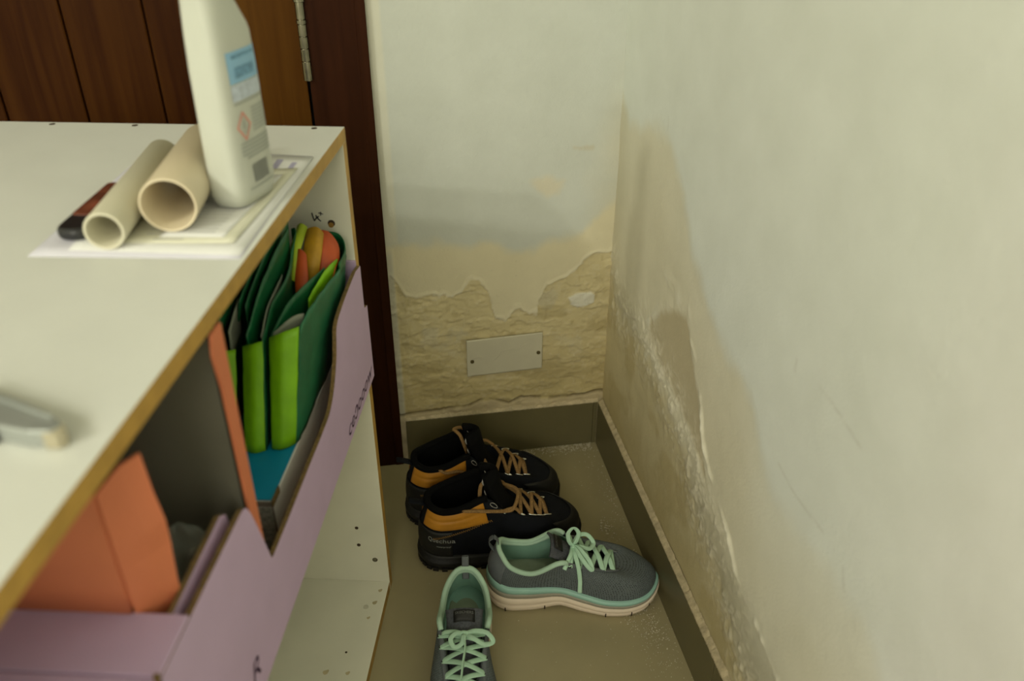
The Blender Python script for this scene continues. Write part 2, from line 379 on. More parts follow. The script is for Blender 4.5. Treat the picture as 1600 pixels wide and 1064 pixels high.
def right_h(y, z):
    n1 = fbm(y*50+7, z*50); n2 = fbm(y*14+5, z*14+2, 5); n3 = fbm(y*130+3, z*130+9, 3)
    col = np.broadcast_to(C_W*1.08, y.shape+(3,)).copy()  # same paint lightened here to make up for weaker light on this wall
    col = lerp(col, (.69, .68, .645), ss(-.75, -1.0, y+(n2-.5)*.1)*.6)
    oy, oz = zip(*OUTER); zo = np.interp(y, oy, oz)+(n2-.5)*.05
    inn = ss(.020, -.020, z-zo)*(.45+.55*ss(-.72, -.50, y)); col = lerp(col, C_PALE*.99, inn*.68)
    deep = ss(.02, -.16, z-zo); col = lerp(col, C_PALE*.88, deep*.5)
    dk = ss(.004, -.008, sdf(y, z, DARK)+(n1-.5)*.014); col = lerp(col, (.42, .355, .215), dk*.8)
    sy, sz = zip(*SCALY[::-1]); zs_ = np.interp(y, sy, sz); below = ss(.01, -.03, z-zs_+(n1-.5)*.03)
    col = lerp(col, C_TAN*1.2, below*.7); col = lerp(col, C_DK, below*ss(.5, .65, n2)*.5)
    col = lerp(col, C_DK, ss(.22, .10, z+(n2-.5)*.1)*ss(-1.0, -.3, y)*.6)
    dl = dline(y, z, LIP2)+(n1-.5)*.006
    lp = np.exp(-(dl/.0035)**2)*ss(.30, .55, fbm(y*25+2, z*25)); col = lerp(col, (.74, .71, .58), lp*.8)
    dsc = dline(y, z, SCALY); band = np.exp(-((dsc+(n2-.5)*.04)/.050)**2)
    # fine crinkles stretched along the band
    ang = z+.55*y
    crk = 1-np.abs(2*fbm(y*22+(n2-.5)*2, ang*90+(n1-.5)*4, 4)-1); crk = ss(.86, .98, crk)
    col = lerp(col, (.80, .75, .60), band*crk*.7); col = lerp(col, (.60, .55, .40), band*.25)
    h = .0036*lp+band*(crk*.0022+(n1-.5)*.0028)+.0008*(1-inn)-dk*.0008+below*(n1-.5)*.0010
    db = dline(y, z, BUMPS)+(n1-.5)*.03; bb = np.exp(-(db/.010)**2); col = lerp(col, (.68, .66, .54), bb*ss(.4, .6, n1)*.7); h += bb*n1*.0025
    h += inn*(n2-.5)*.0016+(fbm(y*5, z*3)-.5)*.0022+(n3-.5)*.0003
    # scuffs and hairline marks
    for q in ([(-.658, .470), (-.700, .463), (-.757, .467)], [(-.7, .597), (-.724, .597), (-.779, .588)], [(-.80, .46), (-.81, .44)], [(-.65, .60), (-.652, .585)], [(-.22, .72), (-.221, .705)]):
        col = lerp(col, (.50, .49, .43), np.exp(-((dline(y, z, q)+(n3-.5)*.002)/.0016)**2)*.45)
    col = lerp(col, (.33, .28, .16), ss(.82, .87, n3)*ss(.0, -.02, z-.33)*ss(-.15, -.05, y)*.6)
    return h, col
ys = np.concatenate([np.linspace(RY0, -1.25, 10), np.arange(-1.22, -.0, .0032), [0.0]]); zs2 = np.concatenate([np.arange(0, 1.0, .0032), np.linspace(1.02, RZ, 10)])
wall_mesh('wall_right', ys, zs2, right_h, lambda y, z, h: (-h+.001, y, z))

# skirting
def skirt(name, V):
    o = struct(add(name, V[0], V[1], 'base', smooth=False)); bevel(o, .0008, 1); return o
bb = skirt('baseboard_back', join([boxg(-.384, -.0175, -.009, 0, .0005, .0995)]))
V, F = join([boxg(-.009, 0, -.62, -.0095, .0005, .0995), boxg(-.009, 0, -1.24, -.6215, .0005, .0995), boxg(-.009, 0, -4.19, -1.2415, .0005, .0995)])
bb2 = struct(add('baseboard_right', V, F, 'base', smooth=False)); bevel(bb2, .0008, 1)
o = box('corner_joint', -.0172, -.0095, -.0088, 0, .0005, .0995, 'base', bb)
def ridge(name, pts, w_, parent):
    n = len(pts); V = []; F = []
    for i, p in enumerate(pts):
        j = (random.random()-.5)*.0012
        V += [p[0]+w_*0, p[1], p[2], p[3]] if False else [p[0], p[1], p[2]]
    return V
# mortar bead on the skirting tops
def bead(name, fn, a0, a1, parent, n=160):
    V, F = [], []
    for i in range(n+1):
        a = a0+(a1-a0)*i/n; r1 = .0042+.0022*random.random(); r2 = .0020+.0020*random.random()
        for (d, z) in ((0, .0985), (.0082+r1*.15, .0985), (.0078, .0985+r2*.8), (0, .0985+r2+r1)):
            V.append(fn(a, d, z))
    for i in range(n):
        for k in range(3): F.append((i*4+k, (i+1)*4+k, (i+1)*4+k+1, i*4+k+1))
    o = add(name, V, F, 'mortar', parent); fixn(o); return o
bead('mortar_bead', lambda a, d, z: (a, -d, z), -.384, -.008, bb)
bead('mortar_bead', lambda a, d, z: (-d, a, z), -1.3, -.009, bb2, 400)

# ---- door and frame
dr = box('door_1', DX0+.004, DX1-.002, .016, .050, .006, 2.055, 'door'); struct(dr)
# applied rails and stiles with recessed tongue-and-groove boards between them
V, F = join([boxg(-.604, DX1-.0010, -.0090, .0155, .006, 2.055)]); st = add('door_stile', V, F, 'stile', dr, False); bevel(st, .002)
V, F = join([boxg(DX0+.004, -1.29, .0085, .0155, .006, 2.055)]); bevel(add('door_stile', V, F, 'stile', dr, False), .002)
edges_x = [-.606, -.7005, -.809, -.918, -1.027, -1.136, -1.288]
for a, b in zip(edges_x[1:], edges_x[:-1]):
    o = box('door_board', a+.0012, b-.0012, .0105, .0158, .20, 1.93, 'door', dr); bevel(o, .0030, 2)
for z0, z1 in ((.006, .199), (1.931, 2.055)):
    bevel(box('door_rail', -1.289, -.6045, .0085, .0155, z0, z1, 'stile', dr), .002)
hz0 = .742; hx, hy = -.4850, -.0135
def hinge(z0):
    L_ = .112; V, F = [], []
    parts = []; seg = [0, .25, .41, .56, .71, .765, .98]
    for a, b in zip(seg[:-1], seg[1:]):
        parts.append(tubeg([(hx, hy, z0+a*L_+.0009), (hx, hy, z0+b*L_-.0009)], .0066 if b-a > .1 else .0074, 14))
    parts.append(tubeg([(hx, hy, z0+.98*L_), (hx, hy, z0+L_+.001)], .0084, 14))
    parts.append(tubeg([(hx, hy, z0), (hx, hy, z0+L_)], .0052, 10))
    V, F = join(parts); o = add('hinge', V, F, 'steel', dr, False)
hinge(hz0-.002); hinge(1.75)
fr = empty('trim_1', (0, 0, 0), 0, '', ''); del fr['label']; del fr['category']; struct(fr)
def jamb(x0, x1, name='door_jamb'):
    V, F = join([boxg(x0, x1, -.012, .12, .0005, 2.155)]); o = add(name, V, F, 'frame', fr, False); bevel(o, .0012, 2); return o
jamb(-.4835, FRX)
jamb(DX0-.09, DX0)
o = box('door_head', DX0, -.4835, -.012, .12, 2.062, 2.155, 'frame', fr)
o = box('frame_moulding', -.409, FRX+.0006, -.0138, -.0122, .001, 2.15, 'frame', fr); bevel(o, .0006, 1)
o = box('door_gap_shade', -.4872, -.4836, .004, .05, .001, 2.06, 'gap', fr)  # near-black strip standing in for the shade inside the door gap
# ---- cover plate
pl = empty('cover_plate', (-.193, -.0042, .228), 0, 'white painted blank cover plate with two screws on the damp back wall', 'cover plate')
def plf(u, v):
    x = -.0705+u*.141; z = -.0385+v*.077; z += x*.03
    return (x, -.0028-.0012*max(0, fbm(np.array(x*60+3.), np.array(z*60+8.))-.45), z)
V, F = gridg(plf, np.linspace(0, 1, 60), np.linspace(0, 1, 34)); o = add('plate', V, F, 'plate', pl); fixn(o); solid(o, .0040, 0)
for x, z in ((-.061, -.008), (.063, -.001)):
    V, F = discg((x, -.0050, z), .0036, 14, 'y', .0014); add('screw', V, F, 'brass', pl, False)
# paint cracks on plate
V, F = join([tubeg(crs([(-.058, -.0050, -.003), (-.048, -.0056, .0), (-.040, -.0050, -.003)]), .0005, 5), tubeg(crs([(-.022, -.0050, -.010), (-.012, -.0054, -.002), (-.005, -.0056, .008), (.010, -.0052, .011), (.025, -.0052, .010), (.034, -.0052, .018), (.045, -.0050, .020)]), .0005, 5)])
add('paint_ridge', V, F, 'plate', pl)
# ---- ceiling lamps
for i, (l, p, r) in enumerate(LAMPS):
    t = empty('ceiling_lamp', (l[0], l[1], RZ), 0, 'round white ceiling lamp '+('farther from' if i == 0 else 'nearer to')+' the brown door', 'lamp')
    V, F = discg((0, 0, -.03), .10, 32, 'z', .03); add('lamp_base', V, F, 'lampm', t, False)

# ---- paint flakes on floor
V, F = [], []
def flake(x, y, s):
    n = len(V); k = random.choice((3, 4, 5)); a0 = random.random()*6
    for i in range(k):
        a = a0+2*math.pi*i/k; r = s*(.6+.6*random.random()); V.append((x+r*math.cos(a), y+r*math.sin(a), .0006+random.random()*.0012))
    F.append(tuple(range(n, n+k)))
for _ in range(420):
    x = -.02-abs(random.gauss(0, .11)); y = -.010-abs(random.gauss(0, .012)); flake(max(x, -.25), y, random.uniform(.0004, .0018))
for _ in range(150):
    flake(-.012-abs(random.gauss(0, .02)), -.03-random.random()*.35, random.uniform(.0004, .0015))
for _ in range(260):
    flake(-.045+random.gauss(0, .016), -.47+random.gauss(0, .03), random.uniform(.0003, .0012))
for _ in range(160): flake(-.011-random.random()*.37, -.01-random.random()*.55, random.uniform(.0003, .0009))
for _ in range(60): flake(-.035+random.gauss(0, .02), -.54+random.gauss(0, .02), random.uniform(.0003, .0009))
for _ in range(50): flake(-.05+random.gauss(0, .008), -.25+random.gauss(0, .012), random.uniform(.0005, .0022))
o = add('paint_flakes', V, F, 'flake', None, False); solid(o, .0005, 0)
tag(o, 'pale flakes of fallen paint scattered on the floor tile by the skirting', 'paint flakes', kind='stuff')

# ================================================================= CABINET
CA = math.radians(12.75); CP = (-.431, -.311, 0)
def cab_frame(name, label, cat, group=None): return empty(name, CP, -CA, label, cat, group)
CW = .46; CL = 1.22; TZ = .757; T = .016
cab = cab_frame('shelf_cabinet', 'white melamine open shelf unit with yellow-brown edges in front of the door', 'shelf unit')
# face order of boxg: bottom, top, -y, +y, -x, +x
EM = ['melamine', 'edge', 'melin']
box('top_panel', -CW, 0, -CL, 0, TZ-.0165, TZ, EM, cab, .0006, [0, 0, 0, 0, 0, 1])
box('side_panel', -CW, 0, -T, 0, .001, TZ-.0165, EM, cab, .0006, [0, 0, 2, 0, 0, 1])
box('side_panel', -CW, 0, -CL, -CL+T, .001, TZ-.0165, EM, cab, .0006, [0, 0, 0, 2, 0, 1])
box('bottom_panel', -CW, -.0005, -CL+T, -T, .001, .018, EM, cab, .0006, [0, 2, 0, 0, 0, 1])
box('back_panel', -CW+.001, -CW+.005, -CL+T, -T, .018, TZ-.0165, 'melin', cab)
box('shelf', -CW+.006, -.02, -CL+T, -T, .391, .407, EM, cab, .0005, [0, 0, 0, 0, 0, 1])
#box('divider', -CW+.006, -.013, -.449, -.4335, .4072, TZ-.0165, EM, cab, .0005, [0, 0, 0, 0, 0, 1])
for x, y in ((-.034, -.0085), (-.248, -.0085), (-.348, -.0085)):
    V, F = discg((x, y, TZ-.0002), .0036, 12, 'z', .0005); add('screw', V, F, 'hole', cab, False)
for x, z, r in ((-.043, .133, .0028), (-.043, .097, .0030), (-.020, .066, .0042)):
    V, F = discg((x, -T, z), r, 12, 'y', .0005); add('screw_hole', V, F, 'hole', cab, False)
V, F = discg((-.020, -T-.0004, .067), .0030, 12, 'y', .0010); add('screw', V, F, 'steel', cab, False)
V, F = discg((-.025, -T, .641), .0046, 14, 'y', .0005); add('screw_hole', V, F, 'hole', cab, False)
V, F = discg((-.0255, -T-.0004, .6388), .0034, 14, 'y', .0006); add('screw', V, F, 'stitch', cab, False)
V, F = discg((-.028, -.070, .018), .0042, 12, 'z', .0007); add('screw', V, F, 'silver', cab, False)
V, F = discg((-.040, -.155, .018), .0018, 10, 'z', .0003); add('screw_hole', V, F, 'hole', cab, False)
for x, y, r_ in ((-.062, -.19, .004), (-.012, -.035, .003), (-.030, -.19, .003), (-.05, -.28, .005), (-.016, -.06, .0035), (-.020, -.090, .0025)):
    V, F = discg((x, y, .018), r_, 9, 'z', .0002); V = [(a+.3*r_*math.sin(7*i), b+.3*r_*math.cos(5*i), c) for i, (a, b, c) in enumerate(V)]; add('rust_stain', V, F, 'rust', cab, False)
# handwritten 4+
def stroke(pts, r=.0008): return tubeg(crs([(x, -T-.0003, z) for x, z in pts], 3), r, 6)
hw = [stroke([(-.0475, .6545), (-.0468, .6490), (-.0455, .6440)]), stroke([(-.0455, .6440), (-.0430, .6475), (-.0395, .6500)]), stroke([(-.0430, .6515), (-.0410, .6470), (-.0375, .6435)]),
      stroke([(-.0395, .6545), (-.0340, .6530)], .0006), stroke([(-.0365, .6560), (-.0372, .6510)], .0006)]
V, F = join(hw); add('handwriting', V, F, 'ink', cab)

# ---------------- card boxes (built in cabinet coordinates)
def panel(name, prof, x0, x1, parent, mats=('orange', 'lilac', 'kraft')):
    """profile in (y,z), extruded x0..x1; +x face lilac, -x face orange, rim corrugated"""
    n = len(prof); V = [(x0, y, z) for y, z in prof]+[(x1, y, z) for y, z in prof]
    F = [tuple(range(n)), tuple(range(n, 2*n))[::-1]]; fm = [0, 1]
    for i in range(n): j = (i+1) % n; F.append((i, j, n+j, n+i)); fm.append(2)
    o = add(name, V, F, list(mats), parent, False, fm); fixn(o); return o
FB = cab_frame('cardboard_box', 'long lilac cardboard box with orange inside and a wavy cut front, filling the shelf', 'box')
prof = [(-1.0, .409), (-1.0, .590), (-.54, .590), (-.478, .589)]+[tuple(p) for p in crs([(-.470, .5885), (-.462, .584), (-.455, .570), (-.445, .538), (-.4345, .500)], 4)]
prof += [tuple(p) for p in crs([(-.430, .4985), (-.364, .4985), (-.30, .499), (-.245, .499), (-.215, .502), (-.190, .516), (-.168, .540), (-.160, .556), (-.150, .574), (-.120, .582), (-.075, .587), (-.044, .589)], 5)]+[(-.0185, .585), (-.0185, .524), (-.003, .520), (-.003, .409)]
panel('front_panel', prof, .0012, .0058, FB)
box('bottom_panel', -.30, .001, -1.0, -.0185, .4078, .4098, ['kraft'], FB)
box('far_wall', -.30, .0008, -.0215, -.0175, .410, .592, 'lilac', FB)
box('back_wall', -.304, -.300, -1.0, -.018, .410, .59, ['lilac', 'orange'], FB, fm=[0, 0, 0, 0, 0, 1])
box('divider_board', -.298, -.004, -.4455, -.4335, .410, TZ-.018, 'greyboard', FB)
Vf = [(.0, -.4320, .497), (.0, -.4310, .600), (.0, -.4285, .738), (.0, -.4475, .738), (.0, -.4520, .722), (.0, -.4475, .690), (.0, -.4470, .600), (.0, -.4475, .520), (.0, -.4380, .497)]
o = add('side_flap', Vf, [tuple(range(9))], 'orange', FB, False); solid(o, .0022, 0)
V, F = textg('ceɔooow', .046, .00015, .25)
V = [(.0060, -.158+x*.80, .4185+y*.62) for x, y, z in V]
add('printed_lettering', V, F, 'lilacink', FB, False)
NB = FB
panel('inner_front_panel', [(-.5770, .411), (-.5770, .592), (-.484, .595), (-.474, .588), (-.468, .56), (-.4535, .50), (-.4535, .411)], -.0105, -.0062, NB, ('orange', 'lilac', 'kraft'))
box('top_flap', -.30, .0056, -.6275, -.5780, .5905, .5935, ['lilac'], NB, .001)
box('top_flap', -.30, .0056, -1.0, -.6282, .5900, .5928, ['lilac'], NB, .0012)
V, F = tubeg(crs([(.004, -.6262, .594), (.0045, -.6285, .5925), (.0068, -.632, .588), (.0068, -.640, .575)], 3), .0022, 8); add('cut_edge', V, F, 'kraft', NB)
zz = [.594, .618, .640, .665, .69, .725]
V = []
for i, z in enumerate(zz):
    b = [0, -.002, -.004, -.001, .001, .003][i]
    V += [(-.295, -.5772+b, z), (-.15, -.5772+b, z), (-.0335, -.5772, z)]
F = [(i*3+k, i*3+k+1, i*3+k+4, i*3+k+3) for i in range(5) for k in range(2)]
o = add('standing_flap', V, F, 'orange', NB); solid(o, .003, 1)
V = []
for i, (z, y1, bx) in enumerate([(.560, -.553, 0), (.600, -.5520, 0), (.632, -.5500, .0015), (.650, -.5525, .0038), (.672, -.5530, .0015), (.700, -.5530, 0)]):
    zr = z+(.014*i/5)
    V += [(-.0330, -.5772, z), (-.0215+bx, -.5640, (z+zr)/2+.001*i), (-.0125+bx, y1, zr)]
o = add('folded_flap', V, F, 'orange', NB, False); solid(o, .003, 1)
V, F = tubeg(crs([(-.0334, -.5776, .60), (-.0334, -.5778, .66), (-.0334, -.5776, .70)]), .0012, 6); add('crease', V, F, 'orange', NB)
V, F = textg('R', .05, .00015, .3); V = [(.0060, -.520+x*.7, .432+y*.62) for x, y, z in V]; add('printed_lettering', V, F, 'lilacink', NB, False)
# crumpled clear film inside near box
pf = cab_frame('plastic_bag', 'crumpled clear plastic film inside the near part of the lilac box', 'plastic bag')
def film(u, v):
    x = -.030-u*.22; y = -.560+v*.103; a = np.array(u*9+1.); b = np.array(v*7+3.)
    return (x, y, .515+.075*float(fbm(a, b, 3))-.05*u*u)
V, F = gridg(film, np.linspace(0, 1, 60), np.linspace(0, 1, 34)); add('film', V, F, 'plastic', pf, False)

# ---------------- blue-topped carton
bc = cab_frame('carton', 'slim white carton with a blue top lying under the green bags', 'carton')
box('carton_body', -.200, -.0205, -.350, -.030, .4105, .489, ['whitecard', 'greycard'], bc, .0015, [0, 0, 1, 0, 0, 0])
box('blue_lid', -.199, -.0215, -.349, -.031, .4885, .4905, 'blue', bc, .0004)
V, F = boxg(-.0550, -.0225, -.3512, -.3502, .428, .482); o = add('label', V, F, 'tag', bc, False); bevel(o, .0004)
V, F = boxg(-.0208, -.0195, -.352, -.330, .484, .492); add('tape_corner', V, F, 'kraft', bc, False)

# ---------------- folded shopping bags
def sheet(name, pts, m, parent, nv=12, amp=.0010, th=.0012, k=6, seed=0):
    """pts: list of (bottom xyz, top xyz)"""
    B = crs([p[0] for p in pts], k); Tt = crs([p[1] for p in pts], k); V = []
    for i, (b, t) in enumerate(zip(B, Tt)):
        for j in range(nv):
            f = j/(nv-1); p = b*(1-f)+t*f
            a = np.array(i*.55+seed); c = np.array(j*.55+seed*3)
            d = (float(fbm(a, c, 2))-.5)*2*amp
            V.append((p[0]+d, p[1]+d*.6, p[2]))
    n = len(B); F = [(i*nv+j, (i+1)*nv+j, (i+1)*nv+j+1, i*nv+j+1) for i in range(n-1) for j in range(nv-1)]
    o = add(name, V, F, m, parent); solid(o, th, 0); return o
ZB = .4915
def S3(*a): return [((x0, y0, ZB), (x1, y1, z1)) for x0, y0, x1, y1, z1 in a]
# right bag
b3 = cab_frame('shopping_bag', 'folded green shopping bag with orange and yellow flower print, against the wavy box front', 'bag')
b3.location = (CP[0]+.0010, CP[1]-.0002, 0)
sheet('lime_gusset', S3((-.0455, -.272, -.0415, -.236, .608), (-.0340, -.272, -.0270, -.240, .6165), (-.0225, -.262, -.0100, -.233, .6205)), 'lime', b3, 14, .0007, seed=1)
sheet('side_fabric', S3((-.0222, -.2615, -.0095, -.2325, .6205), (-.0200, -.225, -.0065, -.195, .624), (-.0215, -.15, -.0035, -.14, .620), (-.0215, -.08, -.0035, -.075, .612), (-.024, -.045, -.008, -.036, .610), (-.036, -.030, -.026, -.026, .618), (-.052, -.034, -.044, -.030, .628)), 'teal', b3, 16, .0018, seed=2)
sheet('inner_fold', [((-.040, -.235, .56), (-.0405, -.232, .6085)), ((-.034, -.20, .56), (-.030, -.195, .628)), ((-.028, -.15, .56), (-.020, -.150, .630)), ((-.026, -.11, .56), (-.014, -.105, .625))], 'green', b3, 8, .001, seed=3)
sheet('lining', [((-.0395, -.234, .585), (-.0380, -.234, .612)), ((-.026, -.222, .59), (-.020, -.222, .6245)), ((-.016, -.215, .59), (-.010, -.212, .624))], 'lining', b3, 6, .0005, seed=4)
sheet('lime_fold', [((-.022, -.165, .57), (-.018, -.165, .616)), ((-.016, -.12, .58), (-.010, -.12, .628)), ((-.014, -.08, .58), (-.0065, -.076, .622))], 'lime', b3, 6, .001, seed=5)
def petal(name, m, pts, c, off):
    n = len(pts); V = [c]+list(pts); F = [(0, 1+i, 1+(i+1) % n) for i in range(n)]
    o = add(name, V, F, m, b3); fixn(o); solid(o, .0012, 0)
# print panel (curved flap facing the camera)
def flap(name, m, rows, seed):
    V = []; nr = 10
    for r in rows:
        for q in crs(r, 3): V.append(tuple(q))
    nc = len(crs(rows[0], 3)); F = [(i*nc+k, (i+1)*nc+k, (i+1)*nc+k+1, i*nc+k+1) for i in range(len(rows)-1) for k in range(nc-1)]
    o = add(name, V, F, m, b3); solid(o, .0012, 0)
flap('orange_print', 'bagorange', [[(-.034, -.060, .650), (-.020, -.056, .648), (-.009, -.058, .632), (-.006, -.070, .620)], [(-.036, -.078, .635), (-.022, -.078, .632), (-.012, -.080, .622), (-.008, -.086, .612)], [(-.038, -.10, .590), (-.028, -.102, .590), (-.018, -.104, .590), (-.012, -.106, .590)]], 0)
flap('yellow_print', 'bagyellow', [[(-.043, -.064, .653), (-.036, -.066, .657), (-.028, -.066, .657), (-.022, -.067, .650)], [(-.043, -.086, .636), (-.036, -.088, .638), (-.028, -.088, .637), (-.0215, -.088, .632)], [(-.041, -.110, .606), (-.036, -.112, .604), (-.029, -.112, .604), (-.024, -.110, .606)]], 0)
flap('orange_print', 'bagorange', [[(-.048, -.092, .640), (-.044, -.094, .642), (-.039, -.096, .640), (-.036, -.098, .636)], [(-.047, -.115, .620), (-.042, -.117, .622), (-.036, -.118, .620), (-.031, -.118, .617)], [(-.040, -.145, .598), (-.037, -.146, .597), (-.033, -.147, .596), (-.030, -.147, .595)]], 0)
flap('lime_print', 'baglime', [[(-.054, -.060, .656), (-.050, -.060, .659), (-.046, -.061, .658), (-.042, -.062, .655)], [(-.056, -.088, .642), (-.052, -.090, .645), (-.048, -.091, .644), (-.044, -.092, .640)], [(-.054, -.120, .615), (-.050, -.122, .616), (-.047, -.122, .615), (-.044, -.122, .612)]], 0)
sheet('handle', [((-.046, -.046, .612), (-.046, -.043, .630)), ((-.036, -.030, .616), (-.036, -.027, .634)), ((-.018, -.030, .610), (-.016, -.027, .632)), ((-.0045, -.050, .604), (-.003, -.049, .624)), ((-.0042, -.085, .605), (-.003, -.085, .620))], 'green', b3, 6, .0006, seed=21)
# middle bag
b2 = cab_frame('shopping_bag', 'folded green shopping bag squeezed in the middle, between the other two', 'bag')
b2.location = (CP[0]-.0025, CP[1]+.0006, 0)
sheet('lime_gusset', S3((-.0690, -.276, -.0670, -.238, .598), (-.0580, -.280, -.0545, -.243, .604), (-.0480, -.275, -.0440, -.240, .606)), 'lime', b2, 14, .0007, seed=6)
sheet('side_fabric', S3((-.0478, -.2745, -.0438, -.2395, .606), (-.0500, -.23, -.0450, -.20, .625), (-.0500, -.15, -.043, -.14, .635), (-.050, -.09, -.050, -.075, .655), (-.056, -.075, -.056, -.066, .655)), 'green', b2, 12, .0015, seed=7)
sheet('lining', [((-.046, -.236, .585), (-.0465, -.235, .609)), ((-.052, -.21, .59), (-.048, -.20, .625)), ((-.054, -.15, .60), (-.049, -.14, .632))], 'lining', b2, 6, .0005, seed=8)
sheet('inner_fold', [((-.064, -.236, .57), (-.062, -.235, .610)), ((-.058, -.21, .57), (-.056, -.20, .640)), ((-.056, -.15, .58), (-.052, -.14, .662)), ((-.056, -.10, .58), (-.050, -.095, .668))], 'green', b2, 8, .001, seed=9)
# left bag
b1 = cab_frame('shopping_bag', 'folded green shopping bag farthest left, its dark handles folded highest', 'bag')
b1.location = (CP[0]-.0075, CP[1]+.0017, 0)
sheet('lime_gusset', S3((-.0900, -.270, -.0900, -.235, .600), (-.0810, -.280, -.0790, -.243, .596), (-.0715, -.278, -.0690, -.240, .595)), 'lime', b1, 14, .0007, seed=10)
sheet('side_fabric', S3((-.0915, -.268, -.0925, -.232, .600), (-.088, -.20, -.086, -.19, .650), (-.080, -.12, -.070, -.11, .668), (-.072, -.08, -.062, -.072, .672), (-.066, -.07, -.0545, -.067, .672), (-.0640, -.085, -.0515, -.090, .670), (-.0640, -.15, -.0560, -.150, .663), (-.066, -.215, -.0625, -.21, .630)), 'green', b1, 14, .0012, seed=11)
sheet('handle', [((-.088, -.235, .600), (-.083, -.235, .625)), ((-.084, -.20, .610), (-.078, -.20, .650)), ((-.078, -.15, .625), (-.070, -.15, .668)), ((-.070, -.10, .635), (-.062, -.10, .680)), ((-.062, -.078, .64), (-.052, -.076, .684)), ((-.059, -.10, .64), (-.0495, -.10, .682)), ((-.066, -.15, .63), (-.059, -.15, .665)), ((-.074, -.21, .61), (-.069, -.21, .635))], 'green', b1, 8, .0008, seed=12)
sheet('lining', [((-.078, -.232, .58), (-.076, -.232, .612)), ((-.076, -.20, .59), (-.073, -.20, .634))], 'lining', b1, 6, .0004, seed=13)
sheet('lime_fold', [((-.0905, -.262, ZB), (-.0915, -.238, .622)), ((-.086, -.266, ZB), (-.086, -.242, .618)), ((-.080, -.268, ZB), (-.079, -.245, .603))], 'lime', b1, 6, .0005, seed=14)

# ================================================================= THINGS ON TOP
# papers
def rot2(x, y, a): return x*math.cos(a)-y*math.sin(a), x*math.sin(a)+y*math.cos(a)
def paper(label, poly, z, m, lines=None, pm='print', curl=0.):
    o0 = cab_frame('paper_sheet', label, 'paper', 'sheets of paper under the bottle')
    a, b, c, d = [np.array(q) for q in poly]
    def f(u, v):
        p = (a*(1-u)+b*u)*(1-v)+(d*(1-u)+c*u)*v
        return (p[0], p[1], z+curl*max(0, u-.6)**2+curl*.5*max(0, .25-v)**2)
    V, F = gridg(f, np.linspace(0, 1, 14), np.linspace(0, 1, 14)); o = add('sheet', V, F, m, o0); solid(o, .0003, 1); fixn(o)
    if lines:
        for u0, u1, v0, v1 in lines:
            q = [f(u0, v0), f(u1, v0), f(u1, v1), f(u0, v1)]
            add('printing', [(x, y, zz_+.0005) for x, y, zz_ in q], [(0, 1, 2, 3)], pm, o0, False)
paper('lavender-white paper sheet, bottommost, its corner out to the left of the pipes', [(-.178, -.364), (-.004, -.360), (-.010, -.108), (-.194, -.092)], TZ+.0002, 'paper3')
paper('white paper sheet on the lavender one, reaching out farthest behind the pipes', [(-.150, -.352), (-.006, -.354), (-.008, -.112), (-.190, -.100)], TZ+.0008, 'paper', [(.04, .24, .80, .90), (.80, .84, .66, .95), (.90, .93, .60, .92)], 'printv')
paper('cream folded paper sheet directly under the bottle and the large pipe', [(-.118, -.338), (-.018, -.334), (-.014, -.150), (-.125, -.160)], TZ+.0015, 'paper2', [(.30, .55, .04, .05), (.2, .5, .10, .11), (.2, .5, .15, .16), (.2, .45, .20, .21)], 'print', .004)
paper('white receipt slip uppermost, with faint print, under the bottle base', [(-.085, -.325), (-.030, -.323), (-.024, -.170), (-.080, -.175)], TZ+.0023, 'paper', [(.1, .8, .06+.05*i, .075+.05*i) for i in range(8)])

# pipes
def pipe(name, label, m, r, wall, p0, ang, L_, z0):
    t = empty(name, (0, 0, 0), 0, label, 'pipe')
    d = Vector((math.sin(ang), math.cos(ang), 0))
    P0 = Vector(CP)+Matrix.Rotation(-CA, 3, 'Z') @ Vector((p0[0], p0[1], 0)); P0.z = z0+r
    t.location = P0; t.rotation_euler = (0, 0, -ang)
    prof = [(r-wall, 0), (r-wall*.85, -.0008), (r-wall*.15, -.0008), (r, .0006), (r, L_), (r-wall, L_), (r-wall, 0)]
    n = 48; V = []; F = []
    for k in range(n):
        a = 2*math.pi*k/n
        for rr, yy in prof[:-1]: V.append((rr*math.cos(a), yy, rr*math.sin(a)))
    q = len(prof)-1
    for k in range(n):
        l = (k+1) % n
        for j in range(q): F.append((k*q+j, l*q+j, l*q+(j+1) % q, k*q+(j+1) % q))
    o = add('pipe_body', V, F, m, t); fixn(o); bevel(o, .0003, 1)
    return t
pipe('plastic_pipe', 'wide cream plastic pipe offcut leaning beside the white bottle', 'pvc', .0238, .0022, (-.0760, -.3150), math.radians(4.0), .155, TZ+.0030)
pipe('plastic_pipe', 'narrow ivory plastic pipe offcut lying on the left of the wide one', 'pvc2', .0162, .0026, (-.1160, -.3510), math.radians(4.0), .190, TZ+.0018)

# dark case
dc = cab_frame('case', 'small black case with brown marbled face lying beside the narrow pipe', 'case')
def rrect(x0, x1, y0, y1, r, n=5):
    P = []
    for cx, cy, a0 in ((x1-r, y1-r, 0), (x0+r, y1-r, 90), (x0+r, y0+r, 180), (x1-r, y0+r, 270)):
        for i in range(n+1): a = math.radians(a0+90*i/n); P.append((cx+r*math.cos(a), cy+r*math.sin(a)))
    return P
def prism(name, P, z0, z1, m, parent, bev=.001):
    n = len(P); V = [(x, y, z0) for x, y in P]+[(x, y, z1) for x, y in P]
    F = [tuple(range(n))[::-1], tuple(range(n, 2*n))]+[(i, (i+1) % n, n+(i+1) % n, n+i) for i in range(n)]
    o = add(name, V, F, m, parent, False); bevel(o, bev, 3); return o
P = [rot2(x, y, .05) for x, y in rrect(-.0155, .0125, -.061, .052, .012)]; P = [(x-.157, y-.276) for x, y in P]
